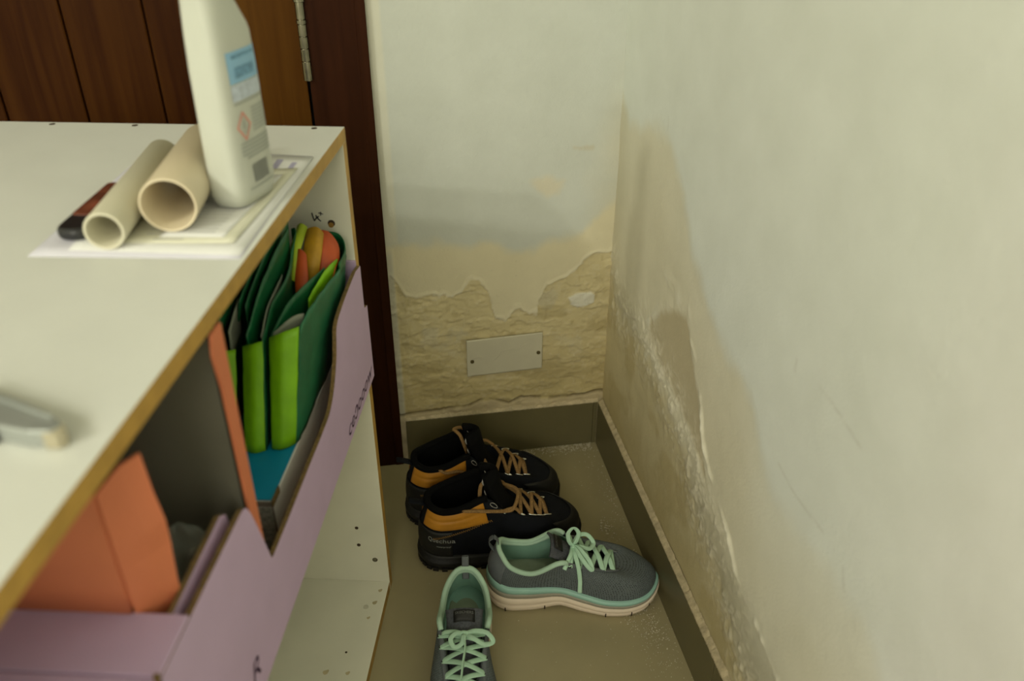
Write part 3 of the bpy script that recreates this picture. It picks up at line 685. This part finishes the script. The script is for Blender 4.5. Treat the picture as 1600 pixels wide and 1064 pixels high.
prism('case_body', P, TZ+.0016, TZ+.0125, 'black', dc, .004)
P = [rot2(x, y, .05) for x, y in rrect(-.0125, .0095, -.030, .048, .004)]; P = [(x-.157, y-.276) for x, y in P]
prism('marbled_face', P, TZ+.0120, TZ+.0134, 'marble', dc, .0005)

# bottle
bo = empty('cleaner_bottle', tuple(Vector(CP)+Matrix.Rotation(-CA, 3, 'Z') @ Vector((-.0405, -.2335, 0)))[:2]+(TZ+.0040,), -CA-math.radians(13), 'tall white plastic cleaner bottle with blue and grey back label, standing on the papers', 'bottle')
rowsb = [(0, .0175, .030, 0), (.001, .0205, .0335, 0), (.010, .0225, .0365, 0), (.018, .0232, .0370, 0), (.035, .0225, .0365, 0), (.120, .0218, .0350, 0), (.146, .0210, .0335, 0), (.152, .0206, .0322, -.001), (.168, .0195, .0270, -.0055), (.185, .0180, .0220, -.0100), (.200, .0165, .0180, -.0135), (.215, .0155, .0160, -.0150)]
def brow(z):
    zs_ = [r[0] for r in rowsb]; q = [float(np.interp(z, zs_, [r[k] for r in rowsb])) for k in (1, 2, 3)]; return q[0]*.86, q[1]*.92, q[2]
def bsurf(th, z, off=0):
    a, b, c = brow(z); n = 3.6 if z < .15 else 3.6-1.6*min(1, (z-.15)/.05)
    ct, st_ = math.cos(th), math.sin(th)
    return (math.copysign(abs(ct)**(2/n), ct)*(a+off), c+math.copysign(abs(st_)**(2/n), st_)*(b+off), z)
zr = sorted(set([r[0] for r in rowsb]+list(np.linspace(.02, .205, 40))))
V, F = gridg(lambda th, z: bsurf(th, z), list(np.linspace(0, 2*math.pi, 64, endpoint=False)), zr, True)
F += [tuple(k*len(zr) for k in range(64))[::-1]]; o = add('bottle_body', V, F, 'bottle', bo); fixn(o)
V, F = join([tubeg([(0, -.015, .2152), (0, -.015, .220)], .0140, 28), tubeg([(0, -.015, .2202), (0, -.015, .262), (0, -.015, .268)], .0160, 28)]); o = add('cap', V, F, 'bottle', bo, False); bevel(o, .001)
def lab(name, m, y0, y1, z0, z1, off=.0004, parent=None):
    def f(u, v):
        z = z0+(z1-z0)*v; a, b, c = brow(z); y = y0+(y1-y0)*u; q = min(.995, abs(y-c)/b)
        return (a*(1-q**3.6)**(1/3.6)+off, y, z)
    V, F = gridg(f, np.linspace(0, 1, 8), np.linspace(0, 1, 6)); return V, F
LBL = []
def addlab(name, m, rects, off=.0004):
    V, F = join([lab('', m, *r, off) for r in rects]); o = add(name, V, F, m, bo); fixn(o)
Y0, Y1 = -.0205, .0250
addlab('label_block', 'lblue', [(Y0, Y1, .108, .134)])
addlab('label_picture', 'lblued', [(Y0+.008, Y1-.008, .112, .121), (Y0+.006, Y1-.004, .128, .131)], .0007)
addlab('label_panel', 'lpale', [(Y0, Y1, .0935, .1070)], .0005)
addlab('label_print', 'lgrey', [(Y0, Y1, .0905, .0922)], .0006)
addlab('label_print', 'lgrey', [(.002, Y1, .083-.0032*i, .0845-.0032*i) for i in range(7)], .0006)
addlab('label_print', 'lgrey', [(Y0+.006*(i > 3), Y1, .056-.0034*i, .0578-.0034*i) for i in range(5)]+[(Y0+.002, Y1-.004, .014, .016)], .0006)
addlab('barcode', 'ldark', [(-.010+.0028*i, -.010+.0028*i+.0014, .019, .036) for i in range(9)], .0006)
def dia(s, off):
    out = []; c = (-.012, .0715)
    for k in range(4):
        a = math.radians(90*k); b = math.radians(90*k+90)
        q = [(c[0]+r_*s*math.cos(t)*.95, c[1]+r_*s*math.sin(t)*1.25) for r_, t in ((1, a), (1, b), (.8, b), (.8, a))]
        V = []
        for y, z in q:
            A_, B_, C_ = brow(z); V.append((A_*(1-min(.995, abs(y-C_)/B_)**3.6)**(1/3.6)+off, y, z))
        out.append((V, [(0, 1, 2, 3)]))
    return out
V, F = join(dia(.0105, .0009)); o = add('warning_diamond', V, F, 'lred', bo, False); fixn(o)
addlab('warning_mark', 'lgrey', [(-.0130, -.0105, .0690, .0760), (-.0130, -.0105, .0660, .0674)], .0008)

# utility tool cut by left frame edge
tl = cab_frame('utility_knife', 'small grey and black utility knife at the left end of the shelf top', 'knife')
tl_a = math.radians(-14)
def tp(x, y): q = rot2(x, y, tl_a); return (q[0]-.027, q[1]-.606)
P = [tp(*q) for q in [(-.085, -.004), (-.012, -.002), (.000, .002), (.002, .008), (-.004, .013), (-.025, .018), (-.085, .026)]]
prism('handle', P, TZ+.0006, TZ+.012, 'toolgrey', tl, .0015)
P = [tp(*q) for q in [(-.085, -.0055), (-.034, -.0055), (-.032, -.003), (-.085, -.001)]]
prism('grip', P, TZ+.0005, TZ+.013, 'black', tl, .001)
P = [tp(*q) for q in [(-.004, -.001), (.004, .001), (.006, .006), (.002, .011), (-.004, .011)]]
prism('nose', P, TZ+.0005, TZ+.0110, 'toolbeige', tl, .001)
P = [tp(*q) for q in [(-.085, .026), (-.030, .018), (-.008, .0135), (-.010, .0115), (-.085, .0225)]]
prism('rail', P, TZ+.0115, TZ+.0140, 'toolgrey', tl, .0005)

# ================================================================= SHOES
class Shoe:
    def __init__(s, L_, out, rim, ztop, wy=1., k1=.62, k2=.30, bulge=.004, mir=False, inset=.0):
        s.L = L_; s.mir = -1 if mir else 1; s.k1 = k1; s.k2 = k2; s.bulge = bulge
        s.out = [(x*L_, y*L_*wy) for x, y in out]; s.rim = [(x*L_, y, z) for x, y, z in rim]; s.zt = ztop; s.inset = inset
    def base(s, p, off=0.):
        q = cr(s.out, p, True); a = cr(s.out, p+.05, True)-cr(s.out, p-.05, True); a /= np.linalg.norm(a)
        n = np.array([-a[1], a[0]])   # outline runs toe->medial->heel: clockwise seen from above? fixed by test
        if np.dot(n, q-np.array([s.L*min(max(q[0]/s.L, .12), .85), 0])) < 0: n = -n
        return q+n*off, n
    def top(s, p): return cr(s.rim, p, True)
    def raw(s, p, t):
        b2, n = s.base(p, -s.inset); B = np.array([b2[0], b2[1], s.zt(b2[0]/s.L)]); Tp = s.top(p)
        dz = Tp[2]-B[2]; hv = np.array([B[0]-Tp[0], B[1]-Tp[1], 0])
        fwd = max(0., min(1., (B[0]/s.L-.62)/.25))
        P1 = B+np.array([n[0], n[1], 0])*s.bulge+np.array([0, 0, dz*(s.k1+.12*fwd)])
        P2 = Tp+hv*(s.k2+.38*fwd)+np.array([0, 0, -dz*(.22-.26*fwd)])
        return B*(1-t)**3+3*P1*t*(1-t)**2+3*P2*t*t*(1-t)+Tp*t**3
    def S(s, p, t, off=0.):
        q = s.raw(p, t)
        if off:
            e = .04; a = s.raw(p+e, t)-s.raw(p-e, t); b = s.raw(p, min(t+.03, 1))-s.raw(p, max(t-.03, 0)); n = np.cross(a, b); n /= (np.linalg.norm(n)+1e-12)
            c = np.array([min(max(q[0], .25*s.L), .7*s.L), 0, .02])
            if np.dot(n, q-c) < 0: n = -n
            q = q+n*off
        return np.array([q[0], q[1]*s.mir, q[2]])
    def grid(s, name, m, p0, p1, t0, t1, off, par, np_=40, nt=12, closed=False, th=0., offf=None, sm=True):
        ps = list(np.linspace(p0, p1, np_, endpoint=not closed)); ts = list(np.linspace(t0, t1, nt))
        fn = (lambda p, t: s.S(p, t, off)) if offf is None else (lambda p, t: s.S(p, t, offf((p-p0)/(p1-p0), (t-t0)/(t1-t0))))
        V, F = gridg(fn, ps, ts, closed); o = add(name, V, F, m, par, sm); fixn(o)
        if m == 'snk':
            at = o.data.attributes.new('st', 'FLOAT_VECTOR', 'POINT')
            at.data.foreach_set('vector', [q for p in ps for t in ts for q in (abs(p-N/2)*.037, t*.085, 0)])
        if th: solid(o, th, 0)
        return o
OUT = [(1.0, .02), (.955, .115), (.86, .170), (.70, .178), (.55, .140), (.40, .108), (.22, .122), (.10, .118), (.028, .075), (0, 0), (.028, -.075), (.10, -.118), (.25, -.135), (.45, -.155), (.65, -.182), (.78, -.170), (.90, -.120), (.975, -.05)]
N = 18
def slayer(sh, name, m, rows, par, zfun, npz=108):
    """ring rows: (outward offset, height fraction) ; zfun(x/L)->(z0,z1)"""
    V, F = [], []; ps = [N*i/npz for i in range(npz)]
    for p in ps:
        for off, fz in rows:
            q, n = sh.base(p, off); z0, z1 = zfun(q[0]/sh.L); V.append((q[0], q[1]*sh.mir, z0+(z1-z0)*fz))
    k = len(rows)
    for i in range(npz):
        j = (i+1) % npz
        for a in range(k-1): F.append((i*k+a, j*k+a, j*k+a+1, i*k+a+1))
    F.append(tuple(i*k for i in range(npz))); F.append(tuple(i*k+k-1 for i in range(npz)))
    o = add(name, V, F, m, par); fixn(o); return o

def ribbon(pts, w_, th, up, k=6):
    P = crs(pts, k); 
    ups = [cr(up, i/k) for i in range(len(P))] if isinstance(up, list) else up
    return tubeg(P, th/2, 8, sx=w_/th, up=ups)

def i_(x, a): return float(np.interp(x, a[0], a[1]))
# ---------------- sneakers
SRIM = [(.715, .0, .0700), (.70, .014, .0710), (.645, .022, .0765), (.56, .026, .0870), (.47, .0310, .0980), (.400, .036, .1040), (.260, .0355, .0830), (.135, .0300, .0900), (.075, .016, .1070), (.060, 0, .1120)]
SRIM += [(.075, -.016, .1070), (.135, -.0300, .0900), (.260, -.0355, .0830), (.400, -.036, .1040), (.47, -.0310, .0980), (.56, -.026, .0870), (.645, -.022, .0765), (.70, -.014, .0710)]
def s_top(x): return i_(x, ((0, .1, .25, .45, .62, .8, .93, 1.0), (.054, .049, .0455, .0405, .0310, .0280, .0320, .0380)))
def s_bot(x): return i_(x, ((-.03, .04, .12, .30, .42, .55, .80, .90, 1.0, 1.03), (.014, .004, .0005, .0008, .0075, .0008, .0005, .0055, .0170, .022)))
def sneaker(loc, rz, mir, label, bowfn):
    t = empty('sneaker', loc, rz, label, 'shoe')
    sh = Shoe(.268, OUT, SRIM, lambda x: s_top(x), 1.0, mir=mir, inset=.0015)
    # midsole, grooves, mint strip
    mz = lambda x: (s_bot(x), s_bot(x)+(s_top(x)-s_bot(x))*.62)
    slayer(sh, 'midsole', 'sole', [(-.006, 0), (-.0005, .03), (.0035, .12), (.0042, .45), (.0030, .52), (.0052, .60), (.0048, .92), (.002, 1.0)], t, mz)
    gz = lambda x: (s_bot(x)+(s_top(x)-s_bot(x))*.60, s_bot(x)+(s_top(x)-s_bot(x))*.80)
    slayer(sh, 'midsole_band', 'soleg', [(.0005, 0), (.0030, .1), (.0022, .5), (.0038, .9), (.001, 1)], t, gz)
    tz = lambda x: (s_bot(x)+(s_top(x)-s_bot(x))*.79, s_top(x)+.0022+.006*max(0, 1-x/.12)*(x < .12))
    slayer(sh, 'mint_strip', 'mints', [(.0000, 0), (.0032, .15), (.0030, .75), (.0008, 1)], t, tz)
    # flex cuts in the sole
    for p in (1.3, 2.2, 3.1, 5.4, 7, 11, 12.4, 13.7, 14.6, 15.4, 16.3):
        q, n = sh.base(p, .0038); z = s_bot(q[0]/sh.L); q2, _ = sh.base(p, -.004)
        V, F = tubeg([(q2[0], q2[1]*sh.mir, z+.0005), (q[0], q[1]*sh.mir, z+.0012), (q[0]+n[0]*.0003, (q[1]+n[1]*.0003)*sh.mir, z+.0080)], .0011, 6); add('flex_groove', V, F, 'hole', t)
    sh.grid('upper', 'snk', 0, N, 0, 1, 0, t, 120, 16, True)
    sh.grid('lining', 'mintd', 4.2, 13.8, 0.02, 1, -.0040, t, 60, 10)
    sh.grid('toe_lining', 'tng', -4.2, 4.2, .05, 1, -.0035, t, 40, 8)
    # smooth heel and eyestay overlays
    sh.grid('heel_overlay', 'snk2', 7.3, 10.7, .04, .93, .0012, t, 30, 10, th=.001)
    for a, b in ((1.2, 4.7), (13.3, 16.8)): sh.grid('eyestay', 'snk2', a, b, .84, .99, .0010, t, 24, 5, th=.001)
    # padded collar
    V, F = tubeg([sh.S(4.3+(13.7-4.3)*i/70, .985, -.0008) for i in range(71)], .0040, 10); add('collar', V, F, 'mint', t)
    sh.grid('collar_padding', 'mint', 4.4, 13.6, .74, .99, -.0046, t, 60, 6, offf=lambda u, v: -.0040-.0022*math.sin(math.pi*v))
    V, F = tubeg([sh.S(-4.3+8.6*i/40, .995, .0002) for i in range(41)], .0014, 8); add('throat_binding', V, F, 'snk2', t)
    # insole
    V = []; 
    for i in range(72):
        q, n = sh.base(N*i/72, -.008); V.append((q[0], q[1]*sh.mir, s_top(q[0]/sh.L)+.0045))
    o = add('insole', V, [tuple(range(72))], 'insole', t, False)
    V = []
    for i in range(40):
        a = 2*math.pi*i/40; V.append((.060+.034*math.cos(a), .021*math.sin(a), .0560-.03*(.034*math.cos(a))))
    add('heel_pad_label', V, [tuple(range(40))], 'insole', t, False)
    # tongue
    mid = crs([(.745, 0, .0610), (.67, 0, .0700), (.59, 0, .0800), (.51, 0, .0920), (.44, 0, .1050), (.385, 0, .1160), (.365, 0, .1190)], 4)
    def tg(u, v):
        c = mid[int(u)]; w_ = .020+.006*u/24; y = (v-.5)*2; return (c[0]*sh.L-.004*y*y, y*w_*sh.mir, c[2]-.0085*y*y-.002)
    V, F = gridg(tg, range(len(mid)), np.linspace(0, 1, 13)); o = add('tongue', V, F, 'tng', t); solid(o, .004, 0)
    # tongue label
    def tl_(u, v):
        k = 17+u*5; c = cr(mid, k); y = (v-.5)*.030; return (c[0]*sh.L+.0015, y*sh.mir, c[2]+.0022-.0085*(y/.026)**2)
    V, F = gridg(tl_, np.linspace(.0, .8, 5), np.linspace(0, 1, 7)); o = add('tongue_label', V, F, 'btr', t); solid(o, .0008, 0)
    Vt, Ft = textg('SKECHERS', .0052, .0001); ww = max(v[0] for v in Vt)
    V = []
    for x, y, z in Vt:
        yy = (x/ww-.5)*.026; k = 19.2+y/.0052*1.5; c = cr(mid, k); V.append((c[0]*sh.L+.0022, yy, c[2]+.0034-.0085*(yy/.026)**2))
    add('tongue_lettering', V, Ft, 'text', t, False)
    # heel loop
    hx_, hz_ = .060*sh.L, .1100
    V, F = tubeg(crs([(hx_+.001, 0, hz_-.022), (hx_-.006, 0, hz_-.010), (hx_-.013, 0, hz_+.002), (hx_-.013, 0, hz_+.012), (hx_-.006, 0, hz_+.017), (hx_, 0, hz_+.010), (hx_+.001, 0, hz_)], 5), .0008, 8, sx=6.5, up=[(1, 0, .2)]*31)
    add('heel_loop', V, F, 'snk2', t)
    # laces
    pm = [1.5, 2.25, 2.95, 3.6, 4.2]; plat = [16.5, 15.75, 15.05, 14.4, 13.8]
    E1 = [sh.S(p, .90, .0020) for p in pm]; E2 = [sh.S(p, .90, .0020) for p in plat]
    parts = []
    def cross(a, b, lift):
        m_ = (a+b)/2; m_[2] = max(a[2], b[2])+lift
        q1 = a*.72+b*.28; q1[2] = m_[2]*.75+a[2]*.25; q2 = a*.28+b*.72; q2[2] = m_[2]*.75+b[2]*.25
        sgn = np.sign(a[1]-b[1]); oa = np.array([0, .35*sgn, 1]); ob = np.array([0, -.35*sgn, 1])
        a2 = a+np.array([.0, .0015*sgn, -.001]); b2 = b-np.array([0, .0015*sgn, .001])
        parts.append(ribbon([a2, q1, m_, q2, b2], .0082, .0016, [oa, oa*.5+[0, 0, .5], [0, 0, 1], ob*.5+[0, 0, .5], ob]))
    cross(E1[0], E2[0], .001)
    for i in range(4): cross(E1[i], E2[i+1], .0022+.0012*(i % 2)); cross(E2[i], E1[i+1], .0036-.0012*(i % 2))
    kn = (E1[4]+E2[4])/2; kn = np.array([kn[0]+.006, 0, kn[2]+.0075])
    for e in (E1[4], E2[4]): parts.append(ribbon([e+np.array([0, 0, -.001]), e*.6+kn*.4+np.array([0, 0, .002]), kn], .0078, .0016, (0, 0, 1)))
    parts.append(tubeg(crs([kn+np.array([0, -.005, 0]), kn+np.array([0, 0, .0012]), kn+np.array([0, .005, 0])], 4), .0042, 8))
    for pts, up in bowfn(kn): parts.append(ribbon([kn+np.array(q) for q in pts], .0070, .0015, up))
    V, F = join(parts); add('lace', V, F, 'lace', t)
    # little eyelet holes
    for e in E1+E2:
        V, F = tubeg([e+np.array([0, 0, -.0016]), e+np.array([0, 0, -.0002])], .0032, 10); add('eyelet', V, F, 'btr', t)
    return t, sh
def bowA(kn):   # left shoe seen from its inner side
    return [([(0, 0, 0), (-.006, -.002, .012), (-.008, -.001, .028), (.000, 0, .038), (.008, 0, .028), (.006, 0, .012), (0, 0, 0)], (0, 1, .3)),
            ([(0, 0, 0), (.010, .014, .008), (.024, .018, .006), (.034, .010, -.004), (.026, -.004, -.002), (.012, -.006, .004), (0, 0, 0)], (0, -.6, 1)),
            ([(0, 0, 0), (.006, -.016, .003), (.018, -.034, -.006), (.027, -.038, -.013), (.023, -.030, -.002), (.010, -.012, .005), (0, 0, 0)], (0, -1, .5)),
            ([(0, 0, 0), (.002, -.020, .001), (.006, -.037, -.010), (.008, -.046, -.026), (.008, -.0500, -.040), (.008, -.0515, -.047)], (0, -1, .3)),
            ([(0, 0, 0), (-.004, -.018, .002), (-.010, -.030, -.002), (-.016, -.039, -.010)], (0, -1, .5))]
def bowB(kn):
    return [([(0, 0, 0), (.000, .016, .006), (.004, .032, .006), (.014, .040, .000), (.018, .028, .000), (.010, .012, .004), (0, 0, 0)], (.2, 0, 1)),
            ([(0, 0, 0), (.003, -.010, .006), (.012, -.018, .005), (.022, -.013, .001), (.019, -.003, .003), (.008, 0, .006), (0, 0, 0)], (.2, 0, 1)),
            ([(0, 0, 0), (.010, .001, .004), (.024, .002, .001), (.045, -.001, -.006), (.062, -.003, -.014)], (0, 1, .4)),
            ([(0, 0, 0), (-.002, -.012, .003), (-.004, -.026, .000), (-.004, -.031, -.004)], (0, 0, 1))]
sneaker((-.2790, -.3650, 0), math.radians(-8), True, 'grey knit sneaker with mint laces seen from its side, toe against the right skirting', bowA)
sneaker((-.3165, -.3900, 0), math.radians(-98), False, 'grey knit sneaker with mint laces pointing toward the viewer, cut off by the bottom edge', bowB)

# ---------------- boots
BOUT = [(1.0, .02), (.965, .105), (.88, .160), (.72, .178), (.55, .150), (.40, .125), (.22, .130), (.10, .120), (.028, .078), (0, 0), (.028, -.078), (.10, -.122), (.25, -.140), (.45, -.155), (.65, -.180), (.80, -.172), (.92, -.118), (.98, -.05)]
BRIM = [(.690, 0, .074), (.675, .015, .0755), (.60, .024, .087), (.52, .029, .105), (.45, .031, .126), (.385, .034, .146), (.25, .037, .133), (.14, .031, .126), (.075, .017, .128), (.060, 0, .130)]
BRIM += [(.075, -.017, .128), (.14, -.031, .126), (.25, -.037, .133), (.385, -.034, .146), (.45, -.031, .126), (.52, -.029, .105), (.60, -.024, .087), (.675, -.015, .0755)]
def b_top(x): return i_(x, ((0, .1, .3, .5, .7, .9, 1.0), (.036, .031, .028, .025, .024, .030, .038)))
def b_bot(x): return i_(x, ((-.03, .05, .12, .35, .42, .55, .82, .92, 1.02), (.008, .002, .0005, .0005, .004, .0005, .0005, .004, .014)))
def boot(loc, rz, mir, label, extra):
    t = empty('hiking_boot', loc, rz, label, 'boot')
    sh = Shoe(.272, BOUT, BRIM, b_top, 1.0, k1=.55, k2=.35, bulge=.005, mir=mir, inset=.001)
    bz = lambda x: (b_bot(x), b_top(x)+.002)
    slayer(sh, 'outsole', 'btr', [(-.006, 0), (.002, .02), (.004, .15), (.003, .30), (.0055, .34), (.0060, .62), (.0035, .66), (.0045, .9), (.001, 1)], t, bz)
    parts = []
    for i in range(40):
        q, n = sh.base(N*i/40, .0045); z = b_bot(q[0]/sh.L); ang = math.atan2(n[1]*sh.mir, n[0])
        v, f = boxg(-.004, .0010, -.0045, .0045, 0, .007); v = [(q[0]+a*math.cos(ang)-b*math.sin(ang), q[1]*sh.mir+a*math.sin(ang)+b*math.cos(ang), z+c) for a, b, c in v]; parts.append((v, f))
    V, F = join(parts); o = add('tread_lugs', V, F, 'btr', t, False)
    sh.grid('upper', 'bt', 0, N, 0, 1, 0, t, 120, 18, True)
    sh.grid('lining', 'btl', 0, N, .02, 1, -.0045, t, 80, 10, True)
    sh.grid('toe_cap', 'btr', -2.6, 2.6, 0, .46, .0018, t, 36, 8, th=.0012)
    sh.grid('heel_counter', 'btr', 6.4, 11.6, 0, .44, .0020, t, 40, 8, th=.0012)
    # amber padded ankle panels
    for a, b in ((5.15, 8.3), (9.7, 12.85)):
        flipd = a > 9
        def of(u, v, fl=flipd):
            return .0016+.0034*math.sin(math.pi*min(1, max(0, v)))**.5*math.sin(math.pi*u)**.35-.0022*math.exp(-((v-.52)/.07)**2)*math.sin(math.pi*u)
        sh.grid('amber_panel', 'amber', a, b, .48, .93, 0, t, 36, 16, offf=of)
    V, F = tubeg([sh.S(4.9+(13.1-4.9)*i/70, .975, .0002) for i in range(71)], .0058, 10); add('collar_roll', V, F, 'btl', t)
    # ankle side patch with badge
    for a, b in ((4.25, 5.15), (12.85, 13.75)): sh.grid('eyestay_patch', 'bt', a, b, .60, .99, .0022, t, 12, 8, th=.001)
    for p in (4.62, 13.38):
        c = sh.S(p, .86, .0038); V = []
        ring = [sh.S(p+.20*math.cos(2*math.pi*i/20), .86+.055*math.sin(2*math.pi*i/20), .0036) for i in range(20)]
        V, F = tubeg(ring, .0005, 6, closed=True); add('badge', V, F, 'tag', t)
    # stitching: zigzag below amber panel
    for side in (0, 1):
        pts = []
        for i in range(60):
            u = i/59; p = 5.0+2.3*u if side == 0 else 13.0-2.3*u
            tt = .52-.22*u+(.018 if i % 2 else -.018)
            pts.append(sh.S(p, tt, .0026))
        V, F = tubeg(pts, .00060, 5); add('stitching', V, F, 'stitch', t)
    # tongue
    mid = crs([(.71, 0, .064), (.65, 0, .074), (.585, 0, .090), (.53, 0, .108), (.495, 0, .130), (.475, 0, .150), (.465, 0, .164), (.458, 0, .172)], 4)
    nm = len(mid)-1
    def tg(u, v):
        c = mid[int(u)]; f = u/nm; w_ = (.018+.009*min(1, f*1.6))*(1 if f < .85 else math.sqrt(max(.08, 1-((f-.85)/.16)**2))); y = (v-.5)*2
        return (c[0]*sh.L-.020*y*y*f, y*w_*sh.mir, c[2]-.006*y*y)
    V, F = gridg(tg, range(len(mid)), np.linspace(0, 1, 15)); o = add('tongue', V, F, 'btl', t); solid(o, .016, 0)
    # woven tag inside the tongue
    def tgt(u, v):
        f = .62+.33*u; k = nm*f; c = cr(mid, k); y = (-.78+.85*v)*(.026-.006*u)
        return (c[0]*sh.L-.0145-.020*(y/.026)**2*f-.0012*math.sin(v*8+u*11), y, c[2]+.0015-.006*(y/.026)**2)
    V, F = gridg(tgt, np.linspace(0, 1, 12), np.linspace(0, 1, 6)); o = add('woven_tag', V, F, 'tag', t); solid(o, .0008, 0)
    # pull tab at heel
    V, F = tubeg(crs([(.018, 0, .116), (.004, 0, .124), (-.008, 0, .129), (-.014, 0, .130)], 5), .0026, 8, sx=2.9, up=(0, 0, 1)); add('pull_tab', V, F, 'bt', t)
    # laces
    pm = [1.3, 1.95, 2.55, 3.15, 4.1]; plt = [N-p for p in pm]
    E1 = [sh.S(p, .80, .0022) for p in pm]; E2 = [sh.S(p, .80, .0022) for p in plt]
    parts = []
    def cross(a, b, lift):
        m_ = (a+b)/2; m_[2] = max(a[2], b[2])+lift
        q1 = a*.70+b*.30; q1[2] = m_[2]*.8+a[2]*.2; q2 = a*.30+b*.70; q2[2] = m_[2]*.8+b[2]*.2
        sgn = np.sign(a[1]-b[1]); oa = np.array([0, .8*sgn, 1]); ob = np.array([0, -.8*sgn, 1])
        parts.append(ribbon([a, q1, m_, q2, b], .0066, .0030, [oa, oa*.5+[0, 0, .5], [0, 0, 1], ob*.5+[0, 0, .5], ob]))
    cross(E1[0], E2[0], .006)
    for i in range(3): cross(E1[i], E2[i+1], .007+.002*(i % 2)); cross(E2[i], E1[i+1], .009-.002*(i % 2))
    for pts in extra(sh, E1, E2): parts.append(ribbon(pts, .0064, .0028, (0, -.5, 1)))
    V, F = join(parts); add('lace', V, F, 'blace', t)
    for e, p in list(zip(E1, pm))+list(zip(E2, plt)):
        tt = .79
        ring = [sh.S(p+.085*math.cos(2*math.pi*i/14), tt+.050*math.sin(2*math.pi*i/14), .0014) for i in range(14)]
        V, F = tubeg(ring, .0009, 6, closed=True); add('eyelet', V, F, 'silver', t)
    # lettering on the heel counter (outer side)
    for s_, size, p0, t0 in (('Quechua', .0135, 10.35, .27), ('waterproof', .0050, 10.9, .175)):
        Vt, Ft = textg(s_, size, .00012); V = []
        for x, y, z in Vt:
            p = p0+x/.0225*.62; V.append(sh.S(p, t0+y/.0135*.105-.02*(p-p0), .0040+z))
        add('lettering', V, Ft, 'text', t, False)
    return t, sh
def exFront(sh, E1, E2):
    nr = E2[4]; fr_ = E1[4]
    return [[sh.S(11.9, 1.0, -.004), sh.S(12.1, .97, .006), sh.S(12.5, .84, .007), sh.S(12.95, .74, .007), nr+np.array([.002, 0, .0])],
            [nr+np.array([.002, 0, 0]), nr+np.array([.018, .001, .003]), (nr+fr_)/2+np.array([.034, 0, .010]), fr_+np.array([.008, 0, .0])],
            [E1[3], (E1[3]+fr_)/2+np.array([.004, -.006, .012]), np.array([.126, -.004, .150]), np.array([.104, -.014, .158]), np.array([.098, -.026, .142])],
            [E2[3], (E2[3]+nr)/2+np.array([.004, 0, .008]), nr]]
def exBack(sh, E1, E2):
    nr = E2[4] if E2[4][1] < 0 else E1[4]
    s = 1
    P = (lambda p: p) if sh.mir == 1 else (lambda p: N-p)
    return [[sh.S(P(11.5), 1.0, -.004), sh.S(P(11.7), .97, .006), sh.S(P(12.0), .84, .006), sh.S(P(12.5), .74, .006), sh.S(P(12.9), .60, .006)],
            [E1[3], (E1[3]+E1[4])/2+np.array([0, 0, .008]), np.array([.112, .022, .156]), np.array([.090, .018, .166]), np.array([.098, .000, .164]), np.array([.108, -.008, .130])],
            [E2[3], (E2[3]+E2[4])/2+np.array([0, 0, .008]), E2[4]]]
boot((-.3790, -.2650, 0), math.radians(1.0), False, 'black and amber hiking boot with brown laces, nearer one, beside the sneaker', exFront)
boot((-.3930, -.1580, 0), math.radians(2.5), True, 'black and amber hiking boot with brown laces, farther one, close to the back wall', exBack)
